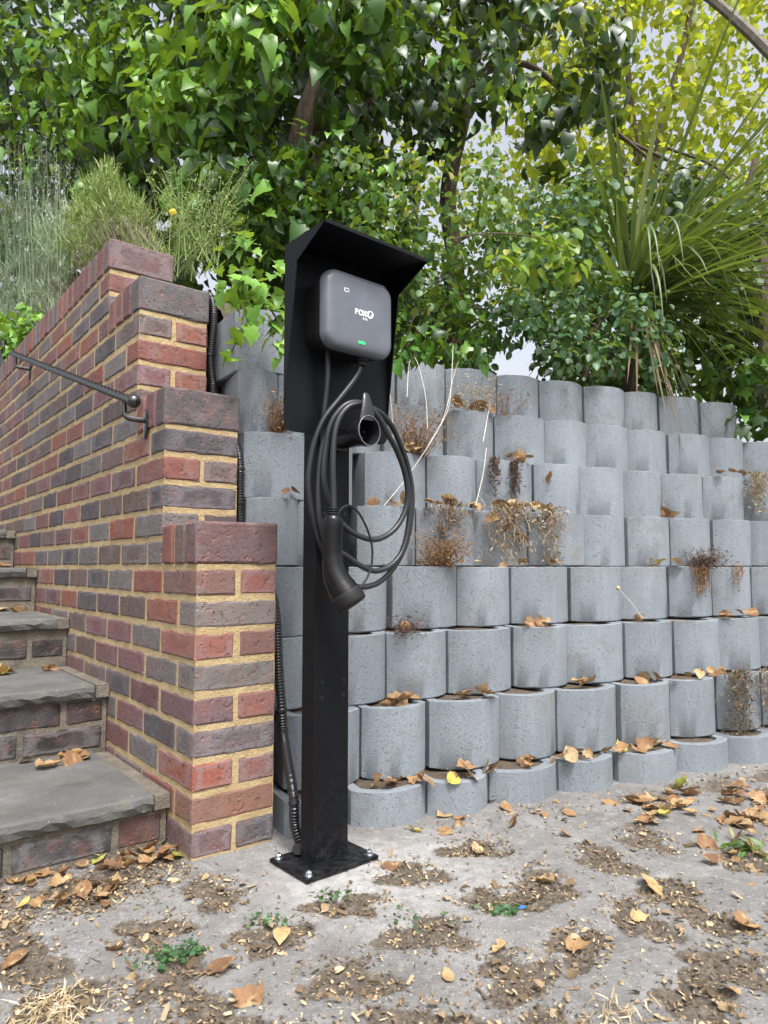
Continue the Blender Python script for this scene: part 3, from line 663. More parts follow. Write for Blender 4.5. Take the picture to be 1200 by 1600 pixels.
# the coiled cable, one continuous run: three loops hung over the holster, then down to the plug
run = [(562, 574, .060), (559, 583, .060), (549, 599, .058), (528, 626, .050), (507, 653, .040), (493, 685, .030), (485, 722, .022), (482, 755, .018), (486, 792, .016), (493, 822, .015), (502, 850, .015), (516, 880, .015), (533, 903, .016), (552, 915, .018),
       (571, 917, .02), (592, 910, .022), (613, 890, .024), (632, 856, .026), (641, 819, .028), (644, 773, .03), (637, 728, .034), (624, 691, .042), (611, 664, .052), (594, 645, .060), (573, 636, .062), (549, 637, .058), (528, 650, .050), (512, 674, .040), (503, 703, .034), (499, 735, .032), (497, 773, .031),
       (499, 808, .031), (508, 842, .031), (522, 858, .032), (540, 868, .034), (560, 882, .036), (584, 892, .038), (608, 885, .040), (627, 864, .042), (637, 829, .044), (640, 787, .046), (634, 745, .050), (623, 710, .058), (608, 682, .068), (596, 658, .075), (581, 640, .078), (560, 629, .076), (541, 632, .070), (525, 648, .062), (515, 668, .056), (510, 695, .052),
       (506, 725, .049), (506, 752, .047), (512, 778, .045), (522, 802, .043), (538, 822, .044), (560, 837, .048), (587, 843, .052), (612, 831, .056), (629, 808, .060), (637, 778, .064), (633, 741, .070), (620, 704, .078), (605, 677, .086), (591, 652, .092), (572, 634, .094), (550, 633, .090), (534, 647, .084), (525, 668, .080), (521, 698, .078), (520, 732, .077), (521, 770, .076), (521.5, 800, .076)]
cb = MB(); cpts = spline([lq(*p) for p in run], 6); cb.tube(cpts, .0068, 12); cb.build('charging_cable', M['rubber'], ch, True)
# plug
pg = MB(); pp = [(521, 808, .076), (520.5, 812, .076), (520, 820, .076), (519, 845, .076), (519, 868, .077), (520.5, 886, .079), (525, 902, .083), (532, 916, .089), (539, 927, .096)]
pr = [.0195, .0222, .0228, .0225, .0225, .0245, .0285, .0325, .0345]
P3 = spline([lq(*p) for p in pp], 5); rad = list(np.interp(np.linspace(0, 1, len(P3)), np.linspace(0, 1, len(pr)), pr)); pg.tube(P3, rad, 24)
plug = pg.build('charging_plug', M['plug'], ch, True, R(50))
dirp = (P3[-1]-P3[-3]).normalized(); e_ = P3[-1]
cp = MB(); cp.tube([e_-dirp*.001, e_+dirp*.001, e_+dirp*.004, e_+dirp*.024, e_+dirp*.030, e_+dirp*.033, e_+dirp*.034], [.0345, .0365, .0370, .0362, .0345, .0300, .022], 24); cp.build('dust_cap', M['cap'], plug, True, R(50))
sr = MB(); top = lq(521, 808, .076); srp = [top+Vector((0, 0, .022*i/12)) for i in range(13)]; sr.tube(srp, [(.0155 if i % 3 else .0125)-.0003*i for i in range(13)], 16); sr.build('strain_relief', M['case'], plug, True, R(25))
tw = MB(); tw.tube(spline([lq(*p) for p in [(528, 812, .09), (531, 799, .092), (539, 791, .094), (549, 791, .095), (561, 802, .096), (573, 825, .098), (581, 852, .100), (581, 880, .102), (575, 900, .104), (566, 914, .106), (558, 922, .106)]], 6), .0026, 8); tw.build('tether', M['cap'], plug, True)

# ---------------------------------------------------------------- corrugated conduit beside the pier
def conduit(name, pts, r, label, clips=()):
    P = spline(pts, 10); L = [0]
    for a, b2 in zip(P, P[1:]): L.append(L[-1]+(b2-a).length)
    n = int(L[-1]/.0019); s = np.linspace(0, L[-1], n); A = np.array([list(p) for p in P])
    Q = [Vector((np.interp(t, L, A[:, 0]), np.interp(t, L, A[:, 1]), np.interp(t, L, A[:, 2]))) for t in s]
    root = empty(name, pts[-1], label=label, cat='conduit', group='supply conduits clipped to the brick wall'); off_ = Vector(pts[-1])
    m_ = MB(); m_.tube([p-off_ for p in Q], [r*(1 if (i//2) % 2 else .88) for i in range(n)], 12); m_.build('pipe', M['conduit'], root, True)
    for t in clips:
        i = int(t*(n-1)); d = (Q[min(i+4, n-1)]-Q[max(i-4, 0)]).normalized(); c_ = MB()
        c_.tube([Q[i]-off_-d*.003, Q[i]-off_+d*.003], r*1.12, 14); c_.build('cable_tie', M['rubber'], root, True)
conduit('supply_conduit', [brw(.232, .60, 1.56), brw(.234, .50, 1.545), brw(.236, .462, 1.50), brw(.236, .455, 1.44), brw(.233, .455, 1.38), brw(.231, .46, 1.32), brw(.237, .455, 1.25), brw(.240, .45, 1.18), brw(.235, .42, 1.12), brw(.231, .33, 1.06), brw(.230, .27, 1.02), brw(.229, .245, .97),
        brw(.229, .24, .9), brw(.230, .24, .82), brw(.232, .22, .75), brw(.232, .12, .68), brw(.230, .06, .62), brw(.231, .03, .55), brw(.2335, .024, .47), brw(.236, .02, .40), brw(.239, .012, .33), brw(.243, .004, .24), Vector(at(458, 1240, 1.70)), Vector(at(461, 1290, 1.70)), Vector(at(470, 1322, 1.695)), CH+E2*-.050+E1*.035+Vector((0, 0, .03))],
        .0125, 'black ribbed conduit running down beside the brick pier to the post foot', (.17, .42, .47, .80, .93))

# ---------------------------------------------------------------- handrail
hr_ = empty('handrail', brw(0, .47, 1.06), BR_A, label='short twisted black iron handrail bracketed to the brick wall', cat='handrail')
off_ = Vector((0, .47, 1.06))
def brl3(px, py, x): # local point on the plane x of the brick frame
    d = ray(px, py); o = CAM-BR_LOC; dl = Vector((d.dot(BX), d.dot(BY), d.z)); ol = Vector((o.dot(BX), o.dot(BY), o.z)); return ol+dl*((x-ol.x)/dl.x)
A0 = brl3(209, 627, -.062)-off_; A1 = brl3(19, 552, -.062)-off_
n = 420; pts = [A0.lerp(A1, i/n) for i in range(n+1)]; rl = MB()
ax_ = (A1-A0).normalized(); u0 = ax_.orthogonal().normalized(); v0 = ax_.cross(u0)
for k_ in (0, 1):                                              # two bars twisted together
    hx = []
    for i, p in enumerate(pts):
        ph = 2*math.pi*((A1-A0).length*i/n)/.072+k_*math.pi; hx.append(p+(u0*math.cos(ph)+v0*math.sin(ph))*.0060)
    rl.tube(hx, .0068, 10)
rl.build('rod', M['iron'], hr_, True, R(80))
def ball(c_, r, par, name):
    bm = bmesh.new(); bmesh.ops.create_uvsphere(bm, u_segments=20, v_segments=12, radius=r); bmesh.ops.translate(bm, verts=bm.verts, vec=c_)
    me = bpy.data.meshes.new(name); bm.to_mesh(me); bm.free(); me.materials.append(M['iron']); me.shade_smooth(); return link(name, me, par)
ball(A0, .0185, hr_, 'ball_end'); ball(A1, .0135, hr_, 'ball_end')
for e_, sgn in ((A0.lerp(A1, .045), 1), (A0.lerp(A1, .95), 1)):
    bk = MB(); wx = -.0035; tp = Vector((wx, e_.y-.012, e_.z-.055))
    bk.tube(spline([e_, e_+Vector((0, .004, -.012)), e_+Vector((.002, .004, -.042)), e_+Vector((.010, 0, -.054)), e_+Vector((.030, -.006, -.058)), Vector((wx, e_.y-.010, e_.z-.058))], 6), .0078, 10)
    bk.build('bracket', M['iron'], hr_, True)
    pm = MB(); c0 = Vector((0, e_.y-.010, e_.z-.066)); ov = [(1.0, 0), (.85, .6), (.45, .9), (0, 1.0)]
    rg = lambda x_, s_: [(x_, c0.y+.0135*s_*math.cos(a), c0.z+.040*s_*math.sin(a)-.004) for a in np.linspace(0, 2*math.pi, 21)[:-1]]
    pm.loft([rg(-.0022, 1), rg(-.0065, 1), rg(-.0085, .8)]); pm.build('wall_plate', M['iron'], hr_, True, R(50))

# ---------------------------------------------------------------- leaves and plants
def leaf_shape(half, fold=.25, curl=.25, cup=0.0):
    ys = [y for x, y in half]; v = []; f = []
    for i, (x, y) in enumerate(half):
        zc = -curl*y*y
        v.append((0, y, zc))
        if x > 0: v += [(x, y-.02, zc+fold*x), (-x, y-.02, zc+fold*x)]
    # index rows
    rows = []; k = 0
    for (x, y) in half:
        if x > 0: rows.append((k+2, k, k+1)); k += 3
        else: rows.append((k, k, k)); k += 1
    for a, b2 in zip(rows, rows[1:]):
        for i in range(2):
            q_ = [a[i], a[i+1], b2[i+1], b2[i]]; q_ = list(dict.fromkeys(q_))
            if len(q_) == 4: f += [(q_[0], q_[1], q_[2]), (q_[0], q_[2], q_[3])]
            elif len(q_) == 3: f.append(tuple(q_))
    return np.array(v), np.array(f)
SH = {'ivy': [leaf_shape([(0, 0), (.24, -.10), (.50, .06), (.33, .27), (.42, .50), (.17, .66), (0, 1)], .22, .2), leaf_shape([(0, 0), (.28, -.12), (.46, .12), (.30, .34), (.34, .52), (.15, .72), (0, 1)], .35, .35)],
      'heart': [leaf_shape([(0, 0), (.30, -.08), (.44, .16), (.36, .46), (.18, .76), (0, 1)], -.15, .55), leaf_shape([(0, 0), (.20, -.03), (.31, .20), (.27, .48), (.12, .78), (0, 1)], .6, -.2), leaf_shape([(0, 0), (.33, -.10), (.50, .14), (.34, .34), (.30, .55), (.12, .80), (0, 1)], .3, .45), leaf_shape([(0, 0), (.24, -.06), (.40, .14), (.36, .42), (.20, .70), (0, 1)], .1, .8), leaf_shape([(0, 0), (.30, -.08), (.46, .16), (.38, .46), (.18, .76), (0, 1)], .25, .25), leaf_shape([(0, 0), (.26, -.04), (.38, .18), (.34, .45), (.16, .75), (0, 1)], .45, .4)],
      'round': [leaf_shape([(0, 0), (.26, .10), (.42, .40), (.36, .72), (.16, .94), (0, 1)], .2, .2), leaf_shape([(0, 0), (.24, .12), (.38, .42), (.33, .72), (.14, .93), (0, 1)], .45, .1)],
      'lance': [leaf_shape([(0, 0), (.10, .2), (.13, .5), (.07, .8), (0, 1)], .3, .3)],
      'needle': [leaf_shape([(0, 0), (.045, .3), (.04, .7), (0, 1)], .2, .25)],
      'chip': [leaf_shape([(0, 0), (.22, .1), (.20, .8), (0, 1)], .2, -.1), leaf_shape([(0, 0), (.10, .05), (.12, .9), (0, 1)], .1, .1), leaf_shape([(0, 0), (.34, .2), (.30, .6), (0, .9)], .4, .3)]}
def frames(nrm, tip):
    z = nrm/np.maximum(1e-6, np.linalg.norm(nrm, axis=1, keepdims=True))
    y = tip-z*np.sum(tip*z, 1, keepdims=True); y /= np.maximum(1e-6, np.linalg.norm(y, axis=1, keepdims=True))
    x = np.cross(y, z); return np.stack([x, y, z], -1)        # columns
class Leaves:
    def __init__(s): s.p = []; s.n = []; s.t = []; s.sz = []
    def add(s, p, n, t, sz): s.p.append(p); s.n.append(n); s.t.append(t); s.sz.append(sz)
    def arrays(s): return [np.concatenate(a) for a in (s.p, s.n, s.t, s.sz)]
def clump(L, c_, rad, n, size, up=.5, out=1.0, jit=.5, droop=.8, inner=.55, squash=(1, 1, 1)):
    d = rng.normal(size=(n, 3)); d /= np.linalg.norm(d, axis=1, keepdims=True)
    rr = inner+(1.08-inner)*rng.random((n, 1))**.6
    p = np.array(c_)+d*rr*rad*np.array(squash)
    nm = d*out+np.array([0, -.25, up])+rng.normal(size=(n, 3))*jit
    t = np.array([0, 0, -droop])+d*.7+rng.normal(size=(n, 3))*.45
    L.add(p, nm, t, size*rng.uniform(.45, 1.3, n))
def emit(L, shape, mat, root, parts=300, stuff='foliage', pname='leaf', bounds=(0, 1200, 0, 900)):
    p, nm, t, sz = L.arrays() if isinstance(L, Leaves) else L
    Fm = frames(nm, t); base = np.array(root.location); n = len(p); taken = np.zeros(n, bool); shapes = SH[shape]
    if parts:
        u, v, zc = proj(p); ok = (u > bounds[0]) & (u < bounds[1]) & (v > bounds[2]) & (v < bounds[3]) & (zc > .3)
        # keep the leaf nearest to the eye in each little cell of the picture, then the largest of those
        cell = 18; best = {}
        for i in np.nonzero(ok)[0]:
            k = (int(u[i]//cell), int(v[i]//cell))
            if k not in best or zc[i] < zc[best[k]]: best[k] = i
        cand = sorted(best.values(), key=lambda i: -sz[i]/zc[i])[:parts]
        key = (shape, mat.name)
        mes = [np_mesh('leaf', vv, ff, mat, smooth=True) for vv, ff in shapes]
        for i in cand:
            o = bpy.data.objects.new(pname, mes[i % len(mes)]); C.objects.link(o); o.parent = root
            m4 = Matrix([[*(Fm[i][r_]*sz[i]), p[i][r_]-base[r_]] for r_ in range(3)]+[[0, 0, 0, 1]]); o.matrix_local = m4
            taken[i] = True
    Vs, Fs, Rn = [], [], []; k = 0; ids = np.nonzero(~taken)[0]
    for si, (vv, ff) in enumerate(shapes):
        I = ids[ids % len(shapes) == si]
        if not len(I): continue
        W = np.einsum('nij,vj->nvi', Fm[I], vv)*sz[I][:, None, None]+(p[I]-base)[:, None, :]
        Vs.append(W.reshape(-1, 3)); m = len(vv)
        Fs.append((ff[None]+(np.arange(len(I))*m)[:, None, None]).reshape(-1, 3)+k); k += len(I)*m
        Rn.append(np.repeat(rng.random(len(I)), len(ff)))
    if Vs:
        o = link(stuff, np_mesh(stuff, np.concatenate(Vs), np.concatenate(Fs), mat, np.concatenate(Rn), True), root); o['kind'] = 'stuff'; return o
def plant(name, base, label, cat, group=None): return empty(name, base, label=label, cat=cat, group=group)
def branch(root, name, pts, r0, r1, mat, n=7, sub=5):
    P = [p-Vector(root.location) for p in spline(pts, sub)]; m_ = MB(); m_.tube(P, [r0+(r1-r0)*i/(len(P)-1) for i in range(len(P))], n); return m_.build(name, mat, root, True)
def thin(root, name, lines, r, mat):                           # many thin stems in one mesh (uncountable)
    V, Fc, Rn = [], [], []; k = 0; base = np.array(root.location)
    for ln in lines:
        A = np.array([list(p) for p in ln])-base; m = len(A)
        off3 = np.array([[r, 0, 0], [-r*.5, r*.87, 0], [-r*.5, -r*.87, 0]])
        V.append((A[:, None, :]+off3[None]*np.linspace(1, .55, m)[:, None, None]).reshape(-1, 3))
        f_ = []
        for i in range(m-1):
            for j in range(3):
                j2 = (j+1) % 3; a, b2, c2, d2 = i*3+j, i*3+j2, (i+1)*3+j2, (i+1)*3+j; f_ += [(a, b2, c2), (a, c2, d2)]
        Fc.append(np.array(f_)+k); Rn.append(np.full(len(f_), rng.random())); k += m*3
    o = link(name, np_mesh(name, np.concatenate(V), np.concatenate(Fc), mat, np.concatenate(Rn)), root); o['kind'] = 'stuff'; return o
U = lambda a, b2: random.uniform(a, b2)

def row_pt(px, r, dd=.02, dz=0.0): t = px_t(px, r, dd); return wpt(t, row_d(r, t)+dd, row_top(r)+dz)
def wy(px, dd=0.0): return row_pt(px, 8, dd).y                  # forward distance of the wall's top row under a pixel column
# ---- big ivy hedge, upper left
hY = lambda px: 3.0+max(0, min(1, (380-px)/420))*2.5          # it runs back behind the herb bed on the left
hedge = plant('ivy_hedge', at(330, 420, 3.3), 'dense glossy ivy hedge filling the upper left above the brick wall', 'hedge')
L = Leaves()
for i in range(100):
    px, py = U(-260, 660), U(-260, 400)
    if py > 150 and px > 430: continue
    if py > 60 and px > 600: continue
    Y = hY(px)+U(-.22, .25)+max(0, (py-150))*.0006
    clump(L, at(px, py, Y), U(.14, .24)*Y/3, 46, .072+.008*Y/3, up=.7, jit=.45)
emit(L, 'heart', M['ivy'], hedge, 300)
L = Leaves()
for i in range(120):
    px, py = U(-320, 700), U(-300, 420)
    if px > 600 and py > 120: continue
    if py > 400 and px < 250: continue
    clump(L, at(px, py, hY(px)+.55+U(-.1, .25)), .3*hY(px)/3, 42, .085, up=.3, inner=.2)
emit(L, 'heart', M['ivy_dark'], hedge, 0, 'inner_foliage')  # shaded depth of the hedge put into darker leaf colour
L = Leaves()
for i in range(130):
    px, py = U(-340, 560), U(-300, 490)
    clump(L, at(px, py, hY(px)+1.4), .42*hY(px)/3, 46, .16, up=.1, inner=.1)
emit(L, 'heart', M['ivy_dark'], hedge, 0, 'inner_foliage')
# lime sprays on the hedge, their light put into a brighter leaf colour
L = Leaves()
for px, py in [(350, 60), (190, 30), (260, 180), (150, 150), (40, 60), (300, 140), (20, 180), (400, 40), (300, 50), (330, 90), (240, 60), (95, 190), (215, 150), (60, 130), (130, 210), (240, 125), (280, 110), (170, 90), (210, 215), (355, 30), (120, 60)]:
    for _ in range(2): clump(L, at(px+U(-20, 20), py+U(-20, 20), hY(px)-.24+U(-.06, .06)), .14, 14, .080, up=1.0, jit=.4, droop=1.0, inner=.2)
emit(L, 'heart', M['ivy_bright'], hedge, 170, 'shoots')
branch(hedge, 'trunk', [at(440, 380, 3.5), at(455, 280, 3.45), at(480, 180, 3.4), at(520, 60, 3.4), at(560, -80, 3.4)], .07, .05, M['bark'], 10)
branch(hedge, 'trunk', [at(465, 330, 3.42), at(500, 240, 3.4), at(555, 180, 3.5), at(640, 110, 3.6)], .035, .02, M['bark'], 8)

# ---- hanging ivy-clad tree, upper centre
tree = plant('ivy_clad_tree', at(700, 520, 3.9), 'dark ivy covered tree hanging over the middle of the wall', 'tree')
L = Leaves()
for i in range(60):
    px, py = U(590, 960), U(-200, 250)
    edge = 250-abs(px-760)*.35+U(-50, 20)
    if py > edge: continue
    clump(L, at(px, py, 3.7+U(-.3, .35)), U(.12, .2), 38, .08, up=.35, droop=1.4, jit=.35)
for px, py in [(620, 90), (650, 160), (700, 60), (690, 140), (640, 30), (600, 60), (760, 110), (730, 20)]:
    clump(L, at(px, py, 3.2+U(-.1, .1)), .15, 42, .062, up=.6, droop=1.2)
emit(L, 'heart', M['ivy_dark'], tree, 240)
L = Leaves()
for px, py in [(690, 90), (640, 60), (620, 120), (800, 150), (720, 130), (600, 30), (660, 10), (820, 130)]:
    clump(L, at(px, py, 3.05), .11, 14, .062, up=.8, droop=1.2)
emit(L, 'heart', M['ivy'], tree, 80, 'shoots')
branch(tree, 'trunk', [at(705, 560, 3.9), at(712, 420, 3.9), at(700, 300, 3.9), at(730, 150, 3.9), at(760, -60, 3.95)], .055, .04, M['bark'], 9)
branch(tree, 'branch', [at(735, 120, 3.9), at(820, 100, 4.0), at(900, 160, 4.2), at(980, 220, 4.5), at(1060, 290, 4.8)], .022, .009, M['bark'], 7)
branch(tree, 'branch', [at(760, 330, 4.0), at(800, 420, 4.0), at(840, 440, 4.0), at(900, 430, 4.1)], .012, .006, M['bark'], 6)
for k_ in range(10):
    a_ = at(U(720, 800), U(430, 520), 3.6); branch(tree, 'twig', [a_, a_+Vector((U(.05, .2), U(-.1, .1), U(.0, .12))), a_+Vector((U(.2, .5), U(-.1, .2), U(.05, .25)))], .005, .002, M['bark'], 5, 4)

# ---- round-leaved shrub behind the hood
shrub = plant('round_leaved_shrub', at(640, 560, 3.0), 'pale green small leaved shrub growing behind the hood of the charging post', 'shrub')
L = Leaves()
for i in range(84):
    px, py = U(540, 800), U(240, 490)
    if px > 770 and py > 400: continue
    clump(L, at(px, py, 3.1+U(-.3, .4)), U(.08, .15), 26, .036, up=.6, jit=.5, inner=.3)
emit(L, 'round', M['round'], shrub, 300)
L = Leaves()
for i in range(40): clump(L, at(U(380, 600), U(230, 420), 3.15+U(-.2, .25)), U(.10, .16), 24, .052, up=.6)
for i in range(24): clump(L, at(U(520, 760), U(430, 560), 3.2+U(-.15, .3)), U(.08, .14), 24, .05, up=.5)
emit(L, 'ivy', M['ivy'], shrub, 200, 'ivy_foliage')
for k_ in range(9):
    a_ = at(U(560, 780), 560, 3.2); branch(shrub, 'stem', [a_, a_+Vector((U(-.1, .1), 0, .25)), a_+Vector((U(-.3, .3), U(-.1, .1), .55))], .006, .0025, M['bark'], 5, 4)

# ---- ivy lip over the blocks by the post, and left by the pier
def ivy_trail(name, spots, label, size=.052, mat='ivy_bright', parts=90, stems=()):
    r_ = plant(name, at(*spots[0][:3]), label, 'ivy', 'ivy trailing over the walls'); L = Leaves()
    for px, py, Y, n_, rad_ in spots: clump(L, at(px, py, Y), rad_, n_, size, up=.5, out=.6, jit=.45, droop=1.0, inner=.1)
    emit(L, 'ivy', M[mat], r_, parts)
    for st_ in stems: branch(r_, 'stem', [at(*s_) for s_ in st_], .0028, .0015, M['bark'], 5, 5)
ivy_trail('trailing_ivy', [(385, 400, 2.2, 22, .09), (350, 440, 2.0, 12, .06), (375, 455, 1.97, 16, .06), (410, 480, 1.96, 16, .07), (425, 500, 1.98, 10, .05), (378, 510, 1.92, 4, .03), (360, 545, 1.90, 7, .03), (440, 540, 1.96, 9, .05), (430, 440, 2.15, 16, .08)],
          'bright green ivy spilling over the blocks beside the brick pier', .050, 'ivy_bright', 110, [[(380, 470, 1.96), (378, 510, 1.93), (362, 550, 1.91)], [(420, 480, 1.96), (440, 510, 1.95), (448, 540, 1.95)]])
ivy_trail('trailing_ivy', [(625, 540, 2.42, 16, .07), (660, 535, 2.42, 16, .07), (700, 530, 2.44, 14, .07), (745, 550, 2.48, 12, .06), (620, 560, 2.38, 5, .03), (600, 520, 2.45, 14, .08), (685, 550, 2.42, 6, .04)],
          'mid green ivy leaning over the top blocks just right of the wall unit', .058, 'ivy', 90, [])

# ---- leafy shrub over the wall top, centre right
sh2 = plant('bushy_shrub', at(870, 600, wy(870, .1)), 'bluish green small leaved bush overhanging the top blocks left of the strap leaves', 'shrub')
L = Leaves()
for i in range(110):
    px, py = U(780, 980), U(385, 580)
    if py > 520 and px < 850: continue
    clump(L, at(px, py, wy(px, .1)+U(-.12, .4)), U(.06, .11), 22, .034, up=.7, jit=.45, inner=.3)
for _ in range(26): px = U(925, 1040); clump(L, at(px, U(470, 585), wy(px, .02)+U(-.1, .1)), U(.06, .1), 20, .036, up=.7, jit=.45, inner=.3)
for px, py in [(860, 545), (890, 560), (930, 545), (820, 470), (900, 500)]: clump(L, at(px, py, wy(px)-.08), .06, 16, .036, up=.8, inner=.2)
emit(L, 'round', M['bluegreen'], sh2, 300)
for k_ in range(8):
    a_ = at(U(905, 960), 590, wy(930, .08)); branch(sh2, 'stem', [a_, a_+Vector((U(-.12, .08), 0, .15)), a_+Vector((U(-.35, .1), U(-.1, .1), .35))], .007, .003, M['bark'], 6, 4)
sh3 = plant('leafy_spray', at(860, 420, 2.55), 'bright lime green spray of broad leaves in front of the bush', 'shrub')
L = Leaves()
for px, py in [(775, 410), (800, 415), (830, 395), (850, 385), (870, 400), (890, 425), (905, 405), (860, 420), (820, 425), (885, 375), (845, 360), (800, 400), (870, 360)]:
    clump(L, at(px, py, 2.55+U(-.08, .08)), .05, 8, .05, up=.7, jit=.5, droop=.9, inner=.1)
emit(L, 'round', M['lime'], sh3, 110)
branch(sh3, 'stem', [at(700, 375, 2.65), at(760, 365, 2.6), at(830, 370, 2.55), at(900, 395, 2.5)], .004, .002, M['bark'], 5, 5)
L = Leaves()
for i in range(34): clump(L, at(U(800, 980), U(290, 410), 3.35+U(-.3, .3)), U(.08, .14), 22, .042, up=.5, inner=.3)
emit(L, 'round', M['bluegreen'], sh2, 0, 'upper_foliage')

# ---- strap-leaved plant on the right
def strap_mesh(pts, w_, mat, droopy=True):
    P = spline(pts, 5); m_ = MB(); v = []; n_ = len(P)
    for i, p in enumerate(P):
        t = (P[min(i+1, n_-1)]-P[max(i-1, 0)]).normalized(); side = t.cross(Vector((0, 0, 1))); side = side.normalized() if side.length > .05 else Vector((1, 0, 0))
        nn = side.cross(t); f_ = i/(n_-1); ww = w_*(.55+.45*min(1, f_*4))*min(1, (1-f_)*2.2+.02)
        v += [p-side*ww+nn*ww*.45, p, p+side*ww+nn*ww*.45]
    f = [(i*3+j, i*3+j+1, i*3+j+4, i*3+j+3) for i in range(n_-1) for j in (0, 1)]
    return mesh('blade', v, f, M[mat], True)
yb_ = at(985, 470, wy(985, .22)); yucca = plant('strap_leaved_plant', yb_, 'large spiky plant with long arching strap leaves above the right of the block wall', 'plant')
o0 = Vector(yb_)
for k_ in range(150):
    az = random.gauss(-.05, .55) if k_ < 88 else U(-3.1, 3.1); el_ = R(U(-2, 62)); ln = U(1.0, 1.75)
    if k_ >= 88: ln *= .45
    d = Vector((math.cos(az)*math.cos(el_), math.sin(az)*math.cos(el_)*.7-.18, math.sin(el_))).normalized()
    s0 = Vector((U(-.06, .06), U(-.05, .05), U(-.12, .08)))
    sag = U(.25, .8)*(1.15-max(0, d.z))
    pts = [s0+d*ln*f_+Vector((0, 0, -sag*ln*f_*f_*1.1)) for f_ in (0, .25, .5, .75, 1)]
    link('blade', strap_mesh(pts, U(.005, .013), 'strap'), yucca)
for k_ in range(44):
    d = Vector((U(-.1, 1.1), U(-.6, -.1), U(.15, .6))).normalized(); ln = U(.45, .85); s0 = Vector((U(-.03, .05), -.02, U(-.05, .05)))
    link('blade', strap_mesh([s0, s0+d*ln*.3, s0+d*ln*.55+Vector((0, 0, -.06)), s0+d*ln*.75+Vector((0, 0, -.24)), s0+d*ln*.85+Vector((0, 0, -.45*U(.6, 1.2)))], U(.006, .011), 'strap'), yucca)
for (tx, ty, k_) in [(1000, 250, 1), (935, 100, .3), (1040, 130, 1), (905, 210, 1), (960, 170, 1), (1090, 150, 1), (1180, 230, 1), (1230, 300, 1), (1240, 350, 1), (1110, 560, 1), (1130, 600, 1), (1060, 610, 1), (1250, 420, 1), (1150, 330, 1), (1060, 180, 1)]:
    e2_ = at(tx, ty, wy(min(tx, 1190))-.1)-o0; mid = e2_*.5+Vector((0, 0, .10)); link('blade', strap_mesh([Vector((0, 0, 0)), mid*.5+Vector((0, 0, .03)), mid, e2_*.78+Vector((0, 0, .06)), e2_], U(.010, .016), 'strap'), yucca)
for (tx, ty) in [(1045, 665), (1075, 735), (1120, 690), (1090, 640), (1040, 600), (1105, 705), (995, 640), (1060, 660), (980, 600), (1030, 625), (1070, 680)]:
    e2_ = row_pt(tx, 7, -.02)-o0; e2_ = at(tx, ty, (e2_+o0).y)-o0; link('dead_blade', strap_mesh([Vector((U(-.02, .03), 0, -.02)), e2_*.35+Vector((0, -.05, .05)), e2_*.7+Vector((0, -.03, .02)), e2_], .006, 'strap_dead'), yucca)
branch(yucca, 'trunk', [o0+Vector((0, .05, -.50)), o0+Vector((0, .02, -.1)), o0+Vector((0, .02, .03))], .035, .03, M['bark'], 10)

# ---- trees far behind, sunlight put into their leaf colour, and branches
def back_tree(name, label, region, Y, n_, mat, size, trunk, spread=.5, per=26, shape='round', parts=0, branches=()):
    r_ = plant(name, trunk[0], label, 'tree', 'trees behind the wall'); L = Leaves()
    for i in range(n_):
        clump(L, at(U(region[0], region[1]), U(region[2], region[3]), Y+U(-spread, spread)), U(.18, .4)*Y/6, per, size, up=.4, jit=.7, inner=.1)
    emit(L, shape, M[mat], r_, parts, 'crown')
    branch(r_, 'trunk', trunk, .035, .022, M['bark'], 8)
    for bp, r0, r1, m_ in branches: branch(r_, 'branch', bp, r0, r1, M[m_], 7)
back_tree('broadleaf_tree', 'yellow green tree with sunlight in its leaf colour behind the strap leaved plant at upper right', (800, 1420, -250, 470), 6.2, 620, 'sun_tinted', .078, [at(1010, 560, 6), at(1000, 300, 6), at(975, 40, 6), at(970, -200, 6)], .9, 24, 'round', 200,
          [([at(1010, 420, 5.8), at(1030, 220, 5.7), at(1075, 40, 5.7), at(1095, -120, 5.6)], .035, .02, 'bark'), ([at(985, 300, 5.9), at(940, 150, 5.8), at(900, 20, 5.7)], .03, .015, 'bark'),
           ([at(1230, 110, 4.4), at(1160, 40, 4.5), at(1100, -10, 4.6), at(1020, -60, 4.8)], .038, .03, 'pale_bark'), ([at(960, 210, 5.0), at(1080, 270, 4.9), at(1150, 330, 4.8), at(1240, 420, 4.7)], .015, .009, 'bark'), ([at(1040, 230, 5), at(1130, 270, 5), at(1220, 380, 5)], .012, .007, 'bark')])
back_tree('broadleaf_tree', 'thin yellow green tree seen through the gaps between the ivy tree and round leaved shrub', (480, 920, 60, 540), 7.5, 105, 'sun_tinted', .085, [at(640, 600, 7.5), at(650, 400, 7.5), at(640, 200, 7.5), at(600, 0, 7.5)], .8, 18)
back_tree('broadleaf_tree', 'shaded mid green tree behind the top of the block wall at right', (880, 1400, 320, 640), 4.4, 230, 'round', .065, [at(1120, 640, 4.4), at(1130, 500, 4.4), at(1150, 380, 4.4), at(1180, 250, 4.4)], .5, 26)
und_ = plant('undergrowth', at(880, 600, 3.9), 'undergrowth behind the bush and strap leaves, leaves coloured dark for deep shade', 'shrub'); L = Leaves()
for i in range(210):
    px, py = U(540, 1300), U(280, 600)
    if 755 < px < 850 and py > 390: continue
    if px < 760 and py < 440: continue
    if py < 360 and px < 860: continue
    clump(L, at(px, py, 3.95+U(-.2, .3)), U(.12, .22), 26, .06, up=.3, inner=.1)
emit(L, 'round', M['ivy_dark'], und_, 0)  # deep shade put into the dark leaf colour
con = plant('conifer', at(1190, 640, 3.6), 'dark needled conifer at the right edge behind the drooping blades', 'tree'); L = Leaves()
